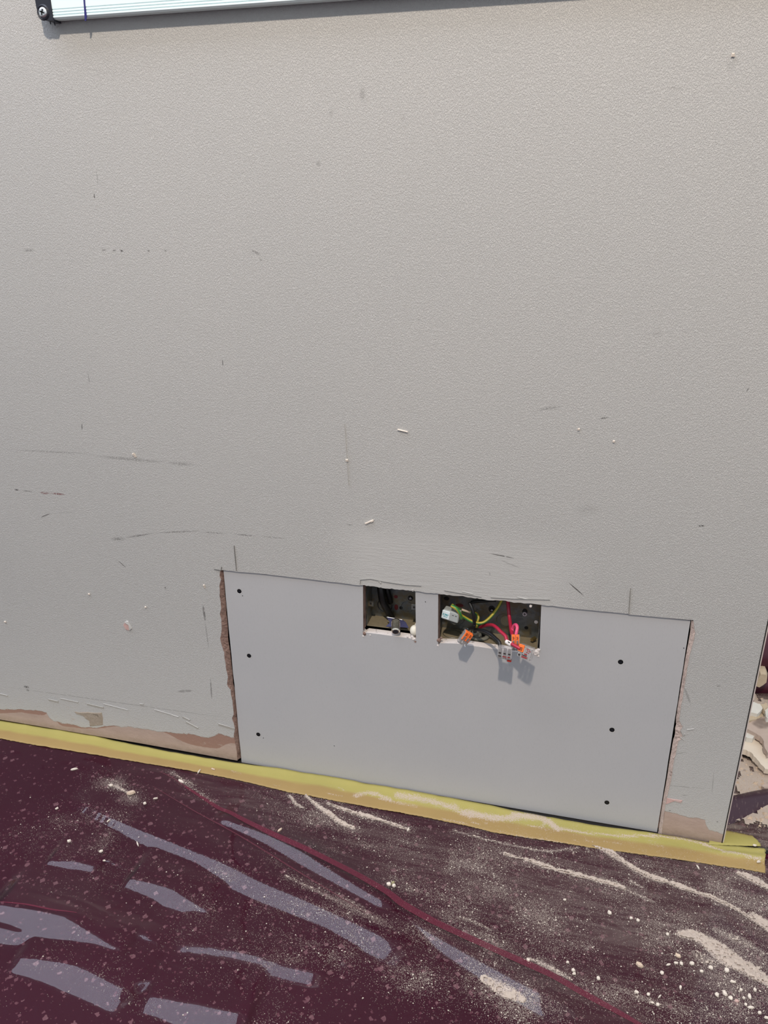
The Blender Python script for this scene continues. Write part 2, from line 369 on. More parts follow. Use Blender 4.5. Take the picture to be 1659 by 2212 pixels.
def tape_mat():
    t = NT('yellow_masking_tape'); P = t.pos()
    u = t.n('ShaderNodeAttribute', attribute_name='across').outputs['Fac']; d = t.n('ShaderNodeAttribute', attribute_name='dust').outputs['Fac']
    n = t.noise(18, 4, .6, t.scaled(P, (.4, 1, 1)))
    lime = t.mix(n, rgb(184, 172, 100), rgb(156, 150, 88)); gold = t.mix(n, rgb(172, 146, 94), rgb(150, 126, 82))
    e = t.step(t.math('ADD', u, t.math('MULTIPLY', t.math('SUBTRACT', n, .5), .35)), .42, .62)
    c = t.mix(e, lime, gold)
    g = t.math('ADD', d, t.math('MULTIPLY', t.math('SUBTRACT', t.noise(620, 4, .8, P), .5), 3.2))
    c = t.mix(t.step(g, .55, 1.0), c, DUST)
    crepe = t.noise(500, 2, .5, t.scaled(P, (1, .2, 1)))
    return t.done(t.bsdf(c, .6, 0, t.bump(crepe, .4, .0003), .3))
M['tape'] = tape_mat()

# ---------------------------------------------------------------- floor
fl = mesh_obj('floor', [(-4, -4, -.0005), (4, -4, -.0005), (4, 3, -.0005), (-4, 3, -.0005)], [(0, 1, 2, 3)], M['floor']); tag(fl, kind='structure')
bm = bmesh.new(); add_box(bm, (.268, -.001, -.0004), (.60, .010, .0012), .0004)
bm_obj('joint_strip', bm, M['dark_void'], fl)['label'] = 'black joint strip in the floor'

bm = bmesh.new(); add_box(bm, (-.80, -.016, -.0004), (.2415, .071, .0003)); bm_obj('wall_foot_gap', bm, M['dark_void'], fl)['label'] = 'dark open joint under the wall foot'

# ---------------------------------------------------------------- wall
XE = .2438
def c7(cx, cy): return W(440+cx/4.609, 1200+cy/4.609)
def c3(cx, cy): return W(1380+cx/3.456, 1280+cy/3.456)
left = [c7(*a) for a in ((166, 150), (160, 200), (172, 240), (159, 290), (160, 345), (160, 400), (170, 460), (177, 520), (164, 580), (180, 640), (176, 670), (182, 720), (176, 780), (165, 820), (176, 870), (190, 920), (205, 960), (208, 1010), (216, 1060), (222, 1110), (232, 1160), (243, 1210), (232, 1280), (246, 1310), (268, 1330), (276, 1390), (286, 1440), (291, 1500), (300, 1580), (284, 1620), (300, 1670), (312, 1720), (300, 1800), (312, 1850), (322, 1900), (330, 1960), (335, 2030))]
topx = [(480, 1231.5), (520, 1236), (560, 1239), (620, 1246), (690, 1254), (740, 1260), (775, 1264.5), (783, 1264), (800, 1266.5), (815, 1268), (830, 1271), (843, 1272), (850, 1272.5), (862, 1274), (872, 1274), (885, 1276), (892, 1276), (898, 1277), (925, 1281), (948, 1283), (960, 1284), (982, 1287), (1000, 1287.5), (1022, 1292), (1040, 1294), (1065, 1297), (1085, 1297), (1110, 1302), (1140, 1303.5), (1172, 1307), (1215, 1312), (1280, 1318.5), (1356, 1326), (1362, 1328), (1430, 1334), (1496, 1339.5)]
top = []
for i, (a, b) in enumerate(topx):
    top.append(W(a, b))
    if i+1 < len(topx):
        for k in range(1, 4):
            f = k/4; j = .9 if 780 < a < 1180 else .35
            top.append(W(a+(topx[i+1][0]-a)*f, b+(topx[i+1][1]-b)*f + random.uniform(-j, j)))
right = [c3(*a) for a in ((408, 210), (412, 260), (420, 300), (412, 350), (398, 400), (384, 450), (372, 500), (362, 560), (352, 620), (342, 680), (332, 740), (326, 790), (312, 850), (308, 900), (300, 950), (316, 985), (328, 1000), (308, 1030), (326, 1065), (314, 1095), (296, 1110), (284, 1150), (276, 1200), (262, 1250), (252, 1310), (246, 1370), (234, 1430), (222, 1480), (205, 1540), (196, 1600), (188, 1670), (178, 1740), (168, 1810))]
ZB = .0072
lb = left[-1]; rb_ = right[-1]
outline = [Vector((-1.9, 0, ZB)), Vector((W(300, 1606).x, 0, ZB)), Vector((lb.x, 0, ZB-.002))] + left[::-1][1:] + top + right + [Vector((rb_.x, 0, .001)), Vector((XE, 0, .001)), Vector((XE+.016, 0, 2.6)), Vector((-1.9, 0, 2.6))]
tris = tessellate_polygon([outline])
n = len(outline); TH = .0125; DEEP = .12
vs = list(outline) + [Vector((v.x, TH, v.z)) for v in outline]
fs = [tuple(t) for t in tris]; mi = [0]*len(fs)
for i in range(n):
    j = (i+1) % n; fs.append((i, j, n+j, n+i)); mi.append(1 if i < n-3 else 0)
b0 = len(vs)
vs += [Vector(p) for p in ((XE, TH, .001), (XE, DEEP, .001), (XE+.016, DEEP, 2.6), (XE+.016, TH, 2.6), (-1.9, DEEP, .001), (-1.9, DEEP, 2.6))]
fs += [(b0, b0+1, b0+2, b0+3), (b0+1, b0+4, b0+5, b0+2), (b0+4, b0+1, b0, n)]; mi += [0, 0, 1]
wall = mesh_obj('wall_back', vs, fs, [M['wall'], M['plaster_pink']], mi=mi); tag(wall, kind='structure')
# dark lining of the cavity behind the board
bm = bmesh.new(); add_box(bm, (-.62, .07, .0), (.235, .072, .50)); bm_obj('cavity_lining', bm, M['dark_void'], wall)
# corner bead along the outer corner
mesh_obj('corner_bead', *(lambda a: (a, [(0, 1, 3, 2), (4, 6, 7, 5), (0, 4, 5, 1), (1, 5, 7, 3), (0, 2, 6, 4)]))(
    [(XE+.0009+(s*.0018)+(.016 if z > 1 else 0), y, z) for y in (.0015, .02) for z in (.001, 2.6) for s in (0, 1)]), M['bead'], wall)['label'] = 'pale corner bead on the wall end'
mesh_obj('corner_gap_shadow', [(XE-.0004, -.0004, .001), (XE+.0009, -.0004, .001), (XE+.0169, -.0004, 2.6), (XE+.0156, -.0004, 2.6), (XE-.0004, .0016, .001), (XE+.0009, .0016, .001), (XE+.0169, .0016, 2.6), (XE+.0156, .0016, 2.6)], [(0, 1, 2, 3), (0, 4, 5, 1), (1, 5, 6, 2), (3, 2, 6, 7), (4, 0, 3, 7)], M['dark_void'], wall)['label'] = 'dark hairline of painted gap shadow at the wall corner'  # shadow in the gap beside the bead, painted as a thin dark strip

# ragged plaster reveals at the left and right of the cut-out
def reveal(name, edge, inner, y1, amp, label, mat='plaster_pink'):
    P0 = edge; vs, fs = [], []
    NR = 5
    for i, p in enumerate(P0):
        f = i/(len(P0)-1)
        e = inner(p)
        for k in range(NR):
            u = k/(NR-1)
            x = p.x + (e-p.x)*u; y = -.0004 + (y1+.0004)*u**1.4 + (random.uniform(-amp, amp) if 0 < k < NR-1 else 0)
            vs.append((x, y, p.z+(random.uniform(-.001, .001) if 0 < k else 0)))
    for i in range(len(P0)-1):
        for k in range(NR-1):
            a = i*NR+k; fs.append((a, a+1, a+NR+1, a+NR))
    o = mesh_obj(name, vs, fs, M[mat], wall); o['label'] = label; return o
def dense(L, m=3):
    o = []
    for a, b in zip(L, L[1:]):
        for k in range(m): q = a.lerp(b, k/m); q.x += random.uniform(-.0003, .0003); o.append(q)
    return o+[L[-1]]
BL, BR = -.4700, .1594                        # plasterboard panel, left and right
BTm, BBm = .3420, .0012
reveal('plaster_edge', dense(left), lambda p: p.x+(BL-p.x)*.70, .005, .0009, 'pinkish brown broken plaster edge left of the board')
reveal('plaster_edge', dense(right), lambda p: p.x+(BR-p.x)*.74, .003, .0006, 'pale broken plaster edge right of the board', 'plaster_pale')

# scraped rough patch, gouge, lifted paint flakes and stuck crumbs on the wall
def patch(name, poly, y, mat, parent, depth=.0008, label=None, jitter=.0):
    c = sum(poly, Vector())/len(poly); n = len(poly)
    vs = [Vector((p.x, .0006, p.z)) for p in poly] + [Vector((p.x+(c.x-p.x)*.14, y-depth*random.uniform(.6, 1.2), p.z+(c.z-p.z)*.14)) for p in poly] + [Vector((c.x, y-depth, c.z))]
    fs = [(i, (i+1) % n, n+(i+1) % n, n+i) for i in range(n)] + [(n+i, n+(i+1) % n, 2*n) for i in range(n)]
    o = mesh_obj(name, vs, fs, mat, parent)
    if label: o['label'] = label
    return o
q4 = lambda cx, cy: W(cx/2.9625, 1440+cy/2.9625)
patch('rough_patch', [q4(*a) for a in ((466, 284), (500, 290), (560, 288), (610, 293), (656, 292), (664, 330), (666, 378), (620, 380), (578, 386), (572, 350), (545, 330), (520, 306), (480, 298))], 0, M['plaster_grey'], wall, .0009, 'rough chipped grey-brown patch above the tape')
patch('gouge', [W(*a) for a in ((266, 1350), (270, 1343), (275, 1341), (280, 1350), (284, 1357), (279, 1363), (272, 1360))], 0, M['chip_pink'], wall, .0010, 'small pink gouge in the paint')
patch('gouge_lip', [W(*a) for a in ((270, 1343), (273, 1340), (277, 1341), (283, 1352), (286, 1358), (281, 1363), (283, 1356), (277, 1346))], 0, M['paint_flake'], wall, .0018)
patch('scraped_notch', [c3(*a) for a in ((205, 1530), (245, 1540), (285, 1545), (330, 1550), (322, 1568), (270, 1556), (225, 1570), (198, 1580))], 0, M['chip_pink'], wall, .0008, 'pink torn notch in the paint by the board')
def flake(px, py, l, w, ang, lift=.0022, mat='paint_flake'):
    c = W(px, py); k = (W(px+1, py)-c).length; a = -math.radians(ang)
    bm = bmesh.new(); R = Matrix.Translation((c.x, -lift*.45, c.z)) @ Matrix.Rotation(-a, 4, 'Y') @ Matrix.Rotation(math.radians(18), 4, 'X')
    add_box(bm, (-l*k/2, -lift/2, -w*k/2), (l*k/2, lift/2, w*k/2), .0003, R)
    for v in bm.verts: v.co += Vector((random.uniform(-.0004, .0004), 0, random.uniform(-.0003, .0003)))
    bm_obj('paint_flake', bm, M[mat], wall)
for a in ((116, 1514, 20, 6, 4), (150, 1513, 36, 3, 4), (206, 1525, 34, 6, 5), (250, 1527, 50, 2, 6), (5, 1500, 22, 3, 4), (490, 1570, 34, 8, 9), (362, 1541, 46, 1.6, 10), (352, 1538, 36, 1.6, 8), (402, 1552, 16, 5, 20), (415, 1566, 26, 5, 24), (306, 1521, 8, 3, 0), (1477, 1588, 3, 12, 10), (1473, 1595, 10, 3, 40), (1491, 1575, 16, 1.6, -20), (1463, 1730, 14, 2, -8), (820, 1256, 5, 3, 10), (822, 1259, 3, 4, 0), (892, 1275, 5, 4, -30), (1010, 1280, 24, 1., 8), (1130, 1292, 26, 1., 6)):
    flake(*a, lift=.0009)
for px, py, l, w, ang in ((798, 1127, 20, 2.5, -28), (291, 983, 4, 9, -25), (193, 1283, 3, 3, 0), (750, 994, 5, 5, 0), (870, 930, 22, 2, 12), (1583, 119, 7, 7, 0), (442, 1266, 2.5, 8, 0), (1250, 927, 4, 4, 0), (12, 1343, 3, 3, 0), (315, 1311, 3, 3, 0), (1326, 953, 4, 4, 0), (804, 1126, 5, 2, -28)):
    flake(px, py, l, w, ang, .0020, 'chip')
def scratch(a, b, w, mat='dark_void'):
    A, B = W(*a), W(*b); d = (B-A).normalized(); s = Vector((-d.z, 0, d.x))*w/2
    vs = []
    N = 8
    for i in range(N+1):
        p = A.lerp(B, i/N); ww = s*(.4+.6*math.sin(math.pi*min(i+1, N)/(N+1)))
        vs += [p+ww+Vector((0, -.0012, 0)), p-ww+Vector((0, -.0012, 0)), p-ww+Vector((0, .0002, 0)), p+ww+Vector((0, .0002, 0))]
    fs = []
    for i in range(N):
        o = i*4
        for k in range(4): fs.append((o+k, o+(k+1) % 4, o+4+(k+1) % 4, o+4+k))
    mesh_obj('pencil_line', vs, fs, M[mat], wall)
M['pencil'] = simple('pencil', rgb(112, 110, 106), .7); M['crack'] = simple('paint_crack', rgb(138, 136, 132), .7)
scratch((506, 1178), (511, 1232), .0008, 'pencil'); scratch((1362, 1270), (1358, 1326), .0007, 'pencil'); scratch((744, 915), (753, 1048), .0005, 'paint_flake'); scratch((478, 1232), (463, 1229), .0007, 'pencil'); scratch((479, 1224), (478, 1232), .0007, 'pencil')
scratch((778, 1252), (800, 1250), .0005, 'crack'); scratch((800, 1250), (830, 1256), .0005, 'crack'); scratch((830, 1256), (876, 1263), .0005, 'crack'); scratch((876, 1263), (910, 1265), .0005, 'crack'); scratch((779, 1252), (778, 1262), .0005, 'crack')
scratch((960, 1275), (1040, 1289), .0005, 'crack'); scratch((1060, 1290), (1110, 1293), .0005, 'crack'); scratch((1110, 1293), (1188, 1295), .0005, 'crack')

# ---------------------------------------------------------------- plasterboard panel
BY = .0022; BTK = .0125
pan = empty('plasterboard_panel', (-.155, BY, 0), 'grey plasterboard panel screwed into the wall cut-out, notched for two socket boxes', 'panel')
def bw(px, py): return W(px, py, BY)
notch1 = [bw(*a) for a in ((783.5, 1240), (784.5, 1362), (783, 1366), (786, 1370), (792, 1366.5), (820, 1370), (850, 1374), (880, 1378), (893, 1380.5), (897, 1384), (898.5, 1376), (897.5, 1250))]
notch2 = [bw(*a) for a in ((947, 1260), (946, 1388), (947, 1395), (950, 1389), (985, 1390), (1040, 1398), (1080, 1404), (1140, 1411), (1157, 1413), (1162, 1419), (1165, 1408), (1170.5, 1290))]
ztop = .3415
for L in (notch1, notch2): L[0].z = ztop; L[-1].z = ztop
def ex(n):
    f = n[0].x
    return n
edgeL = [Vector((BL + random.uniform(-.0004, .0004), BY, BBm + (ztop-BBm)*i/14)) for i in range(15)]
edgeR = [Vector((BR + .0026*(1-i/14)**2*0 + random.uniform(-.0002, .0002), BY, .0022 + (ztop-.0022)*i/14)) for i in range(15)]
outl = [Vector((BL, BY, BBm))] + edgeL[1:] + notch1 + notch2 + edgeR[::-1]
tr_ = tessellate_polygon([outl]); n = len(outl)
vs = outl + [Vector((v.x, v.y+BTK, v.z)) for v in outl]
fs = [tuple(t) for t in tr_] + [tuple(n+i for i in t) for t in tr_]; mi = [0]*len(fs)
for i in range(n):
    j = (i+1) % n; fs.append((i, j, n+j, n+i)); mi.append(1)
mesh_obj('board', vs, fs, [M['board'], M['plaster_white']], pan, mi=mi)
# brown torn paper edge on the left cheek of each notch, frayed bits at the corners
for L, k0 in ((notch1, 0), (notch2, 0)):
    a, b = L[0], L[1]
    vs = []; N = 10
    for i in range(N+1):
        p = a.lerp(b, i/N)
        for y in (0, .0045, .009, .0125): vs.append((p.x+.0003+random.uniform(0, .0006), BY+y, p.z))
    mesh_obj('torn_edge', vs, [(i*4+k, i*4+k+1, i*4+k+5, i*4+k+4) for i in range(N) for k in range(3)], M['plaster_pink'], pan)['label'] = 'pinkish brown cut edge of the board'
def fray(px, py, s, mat='plaster_white'):
    bm = bmesh.new(); bmesh.ops.create_icosphere(bm, subdivisions=2, radius=1)
    c = W(px, py, BY)
    for v in bm.verts:
        k = s*(.6+.8*random.random()); v.co = Vector((v.co.x*k, v.co.y*k*.6, v.co.z*k*1.1)) + c
    bm_obj('frayed_plaster', bm, M[mat], pan)
for a in ((787, 1369, .0022, 'plaster_pink'), (785, 1374, .0014), (893, 1380, .0022), (897, 1386, .0014, 'plaster_pink'), (890, 1376, .002), (948, 1383, .0026, 'plaster_pink'), (953, 1378, .002, 'plaster_pink'), (946, 1394, .0012), (1160, 1408, .0030), (1158, 1413, .0024), (1163, 1417, .0014), (880, 1375, .0014), (1164, 1404, .0022), (800, 1372, .0010), (1146, 1309, .0018)):
    fray(*a)
# paper fuzz line at the board bottom left, and the screws
def cross_screw(name, c, r, mat, slot, parent, nrm=Vector((0, -1, 0)), dish=False):
    bm = bmesh.new(); n = 20
    add_cyl(bm, c+nrm*(-.0008), c+nrm*.0003, r, r*.92, n)
    o = bm_obj(name, bm, mat, parent, False)
    u = nrm.orthogonal().normalized(); v = nrm.cross(u); bm = bmesh.new()
    ang = random.uniform(.3, 1.2)
    for k in range(2):
        d = u*math.cos(ang+k*math.pi/2)+v*math.sin(ang+k*math.pi/2); e = nrm.cross(d)
        R = Matrix((d.to_4d(), e.to_4d(), nrm.to_4d(), (0, 0, 0, 1))).transposed(); R.translation = c+nrm*.0003; R[3][0] = R[3][1] = R[3][2] = 0; R[3][3] = 1
        for i in range(3): R[i][3] = (c+nrm*.0003)[i]
        add_box(bm, (-r*.55, -r*.12, -.0004), (r*.55, r*.12, .00015), 0, R)
    bm_obj('cross_slot', bm, slot, o)
    return o
for px, py in ((517, 1277), (538, 1416.5), (558, 1586.5), (1340.5, 1430), (1322, 1576.5), (1311, 1733.5)):
    c = bw(px, py); s = cross_screw('screw', c, .0036, M['black_screw'], M['black_plastic'], pan)
    bm = bmesh.new(); R = .0043
    for i in range(24):                       # torn paper rim of the screw hole
        a, b = 2*math.pi*i/24, 2*math.pi*(i+1)/24; k0, k1 = .9+.25*((i*7) % 5)/5, .9+.25*(((i+1)*7) % 5)/5 if i < 23 else .9
        v = [bm.verts.new(c+Vector((math.cos(t)*r_, y_, math.sin(t)*r_))) for t, r_, y_ in ((a, .0036, -.0001), (b, .0036, -.0001), (b, R*k1, -.00025), (a, R*k0, -.00025))]
        bm.faces.new(v)
    o = bm_obj('screw_hole_rim', bm, M['hole_rim'], s)
for px, py in ((524, 1287), (569, 1594), (722, 1611), (919, 1300), (1477, 1400)):
    c = bw(px, py); bm = bmesh.new(); add_cyl(bm, c, c+Vector((0, -.0004, 0)), .0007, .0005, 8); bm_obj('speck', bm, M['black_screw'], pan)

# ---------------------------------------------------------------- socket back boxes
Y0, Y1 = .0205, .050
def back_box(x0, x1, z0, z1, name, label):
    root = empty(name, ((x0+x1)/2, Y1, (z0+z1)/2), label, 'electrical box')
    t = .0012
    bm = bmesh.new(); add_box(bm, (x0-t, Y1, z0-t), (x1+t, Y1+t, z1+t)); bm_obj('back_plate', bm, M['galv'], root)
    for nm, lo, hi, m in (('side_plate', (x0-t, Y0, z0-t), (x0, Y1, z1+t), 'galv'), ('side_plate', (x1, Y0, z0-t), (x1+t, Y1, z1+t), 'galv'), ('bottom_plate', (x0, Y0, z0-t), (x1, Y1, z0), 'dusty_galv'), ('top_plate', (x0, Y0, z1), (x1, Y1, z1+t), 'galv')):
        bm = bmesh.new(); add_box(bm, lo, hi, .0003); bm_obj(nm, bm, M[m], root)
    return root
def ring(bm, c, r, w, n=28, y=-.0004, sq=1.0):
    for i in range(n):
        a, b = 2*math.pi*i/n, 2*math.pi*(i+1)/n
        P = [(c.x+math.cos(t)*q, c.y+yy, c.z+math.sin(t)*q*sq) for t, q, yy in ((a, r-w, 0), (b, r-w, 0), (b, r, y), (a, r, y))]
        Q = [(c.x+math.cos(t)*q, c.y+yy, c.z+math.sin(t)*q*sq) for t, q, yy in ((a, r, y), (b, r, y), (b, r+w, 0), (a, r+w, 0))]
        bm.faces.new([bm.verts.new(p) for p in P]); bm.faces.new([bm.verts.new(p) for p in Q])
def knockout(root, px, py, r, mat='black_plastic', w=.0007):
    c = W(px, py, Y1-.0002); bm = bmesh.new(); ring(bm, c, r, w); bm_obj('knockout', bm, M[mat], root)
def hole(root, px, py, rx, rz, mat='dark_void', nm='hole', y=Y1):
    c = W(px, py, y-.0004); bm = bmesh.new(); n = 18
    bm.faces.new([bm.verts.new((c.x+math.cos(2*math.pi*i/n)*rx, c.y, c.z+math.sin(2*math.pi*i/n)*rz)) for i in range(n)])
    bmesh.ops.extrude_face_region(bm, geom=bm.faces[:]); 
    for v in list(bm.verts)[n:]: v.co.y += .0004
    bm_obj(nm, bm, M[mat], root)
def lug(root, px, py, y=Y0+.002, w=.008, h=.009):
    c = W(px, py, y); bm = bmesh.new(); add_box(bm, (c.x-w/2, y-.0006, c.z-h/2), (c.x+w/2, y+.0006, c.z+h/2), .0005)
    o = bm_obj('fixing_lug', bm, M['galv'], root)
    bm = bmesh.new(); add_cyl(bm, Vector((c.x, y-.0007, c.z)), Vector((c.x, y-.0002, c.z)), .0016, .0016, 12); bm_obj('screw_hole', bm, M['dark_void'], o)

b1 = back_box(-.2635, -.1905, .2685, .3415, 'single_back_box', 'galvanised single socket box in the left notch, with black cables inside')
z1 = lambda cx, cy: (760+cx/10.369, 1240+cy/10.369)
knockout(b1, *z1(740, 700), .0105); knockout(b1, *z1(1240, 740), .0085, 'galv', .0005)
hole(b1, *z1(985, 510), .0028, .0024, 'copper_red'); hole(b1, *z1(995, 745), .0028, .0045, 'copper_red', 'slot')
hole(b1, *z1(1100, 760), .0025, .0025); hole(b1, *z1(690, 460), .0016, .0016)
lug(b1, *z1(425, 660), y=.03); lug(b1, *z1(1395, 740), y=.022)
cross_screw('fixing_screw', W(*z1(1310, 545), Y1-.001), .0038, M['black_screw'], M['steel'], b1)
hole(b1, *z1(335, 375), .0018, .0018, 'chip_tan', 'plaster_spot', .03)

b2 = back_box(-.1605, -.0245, .2622, .336, 'double_back_box', 'galvanised double socket box in the right notch, full of wires')
z2 = lambda cx, cy: (930+cx/6.3808, 1260+cy/6.3808)
knockout(b2, *z2(1010, 510), .0100, 'galv', .0005); knockout(b2, *z2(700, 440), .0100, 'galv', .0005); knockout(b2, *z2(360, 480), .0110, 'galv', .0005)
hole(b2, *z2(400, 305), .0055, .0026, 'copper_red', 'slot'); hole(b2, *z2(1320, 615), .0027, .0024); hole(b2, *z2(845, 355), .0046, .0050); hole(b2, *z2(1300, 395), .0036, .0050, nm='keyhole_slot'); hole(b2, *z2(220, 210), .0040, .0030)
hole(b2, *z2(1455, 535), .0026, .0026, 'steel', 'dimple'); hole(b2, *z2(1040, 520), .0075, .0078, 'dusty_galv', 'knockout_disc')
cross_screw('fixing_screw', W(*z2(1298, 425), Y1-.0012), .0034, M['steel'], M['black_screw'], b2)
cross_screw('fixing_screw', W(*z2(845, 370), Y1-.0010), .0030, M['black_screw'], M['steel'], b2)
bm = bmesh.new(); c = W(*z2(1440, 755), .040); add_cyl(bm, c, c+Vector((-.004, -.006, 0)), .0028, .0024, 14); bm_obj('terminal_screw', bm, M['brass'], b2)
# cable entry through the box floor with its rubber grommet
gc = W(*z2(662, 730), .034); gc.z = .2626
bm = bmesh.new()
N, K = 28, 8
V = [[bm.verts.new((gc.x+math.cos(2*math.pi*i/N)*(.0118+.0032*math.cos(2*math.pi*k/K)), gc.y+math.sin(2*math.pi*i/N)*(.0118+.0032*math.cos(2*math.pi*k/K))*.85, gc.z+.0022+.0026*math.sin(2*math.pi*k/K))) for k in range(K)] for i in range(N)]
for i in range(N):
    for k in range(K): bm.faces.new((V[i][k], V[(i+1) % N][k], V[(i+1) % N][(k+1) % K], V[i][(k+1) % K]))
bm_obj('rubber_grommet', bm, M['grommet'], b2, True)
bm = bmesh.new(); add_cyl(bm, Vector((gc.x, gc.y, gc.z)), Vector((gc.x, gc.y, gc.z+.0012)), .0105, .0105, 24); bm_obj('cable_entry', bm, M['dark_void'], b2)
bm = bmesh.new(); ring(bm, Vector((0, 0, 0)), .013, .0006)
for v in bm.verts: x, y, z = v.co; v.co = Vector((-.143+x, .034+z*.8, .2627-y))
bm_obj('knockout', bm, M['galv'], b2)

# ---------------------------------------------------------------- cables and wires
def PW(L, conv): return [W(*conv(a, b), y) for a, b, y in L]
t_ = tube('black_cable', PW([(640, 250, .034), (660, 420, .032), (690, 590, .033), (760, 740, .036), (840, 900, .040), (890, 985, .043)], z1), .0052, M['black_cable'], n=14)
tag(t_, 'thick black cable curving down the middle of the single box', 'cable')
t_ = tube('black_cable', PW([(770, 250, .045), (800, 400, .044), (835, 520, .045), (860, 640, .047)], z1), .0042, M['black_cable'], n=14)
tag(t_, 'shorter black cable behind the thick one in the single box', 'cable')
def wire(name, L, r, mat, label, stripes=None, conv=z2, tw=0.0):
    o = tube(name, PW(L, conv), r, mat, n=12, stripes=stripes, twist=tw)
    return tag(o, label, 'wire')
GY = [M['yellow'], M['green']]; ST = [1, 1, 1, 0, 0, 0, 1, 1, 1, 0, 0, 0]
wire('earth_wire', [(985, 225, .036), (930, 330, .030), (840, 450, .022), (740, 535, .016), (650, 550, .014), (560, 520, .016), (470, 470, .02), (405, 430, .024)], .0021, GY, 'long green and yellow earth wire swooping from the top of the double box', ST, tw=.02)
wire('earth_wire', [(285, 310, .006), (350, 345, .004), (395, 400, .004), (415, 440, .006), (422, 485, .010)], .0022, GY, 'short bright green and yellow earth wire over the white connector', ST, tw=.05)
wire('earth_wire', [(300, 300, .010), (360, 335, .018), (440, 380, .026), (540, 395, .032), (630, 415, .034), (660, 470, .030), (645, 540, .026), (638, 600, .026), (640, 650, .030)], .0019, GY, 'green and yellow earth wire looping down into the rubber grommet', ST, tw=.03)
wire('bare_conductor', [(430, 362, .020), (480, 380, .022), (545, 400, .027)], .0016, M['chip_tan'], 'dusty pale stretch of wire above the looping earth wire', None)
wire('black_wire', [(535, 265, .012), (565, 330, .008), (590, 410, .006), (600, 490, .006), (605, 570, .008), (585, 610, .004), (540, 622, -.004), (505, 640, -.012)], .0023, M['black_wire'], 'black wire bent down to the tilted orange connector')
wire('black_wire', [(640, 690, .034), (610, 670, .024), (620, 640, .014), (680, 645, .004), (760, 665, -.004), (840, 710, -.012), (900, 765, -.020), (945, 810, -.026), (960, 880, -.030)], .0025, M['black_wire'], 'black wire from the grommet to the clear connector')
wire('black_wire', [(560, 262, .046), (660, 248, .045), (780, 240, .044), (900, 235, .044)], .0022, M['black_cable'], 'black wire running level along the top of the double box')
wire('red_wire', [(1066, 235, .036), (1075, 340, .030), (1085, 450, .024), (1100, 560, .014), (1115, 660, .002), (1135, 730, -.010)], .0024, M['red_wire'], 'straight red wire hanging from the top of the double box')
wire('red_wire', [(1120, 700, -.002), (1128, 640, .004), (1150, 585, .004), (1180, 575, .000), (1195, 610, -.004), (1185, 670, -.008), (1172, 740, -.014)], .0023, M['pink_wire'], 'pink-red wire in a tight loop above the orange connector')
rw = wire('red_wire', [(655, 670, .036), (690, 610, .030), (760, 580, .020), (850, 575, .008), (910, 610, -.002), (965, 665, -.010), (1030, 725, -.018), (1055, 790, -.024), (1120, 835, -.030), (1180, 870, -.034), (1235, 900, -.036)], .0023, [M['red_wire']], 'long red wire with a white marker sleeve, arching from the grommet')
tube('marker_sleeve', PW([(1048, 802, -.0245), (1080, 822, -.0275), (1115, 840, -.0300)], z2), .0031, M['white_sleeve'], rw, n=14)
tube('marker_print', PW([(1068, 806, -.0300), (1080, 812, -.0312), (1094, 818, -.0318)], z2), .0006, M['print_black'], rw, n=6)
# cable stub in the grommet
o = tube('grey_cable', PW([(640, 790, .036), (655, 735, .034), (640, 690, .028), (610, 665, .022)], z2), [.0060, .0056, .0044, .0036], M['grommet'], n=14)
tag(o, 'grey cable sheath end poking out of the rubber grommet', 'cable')

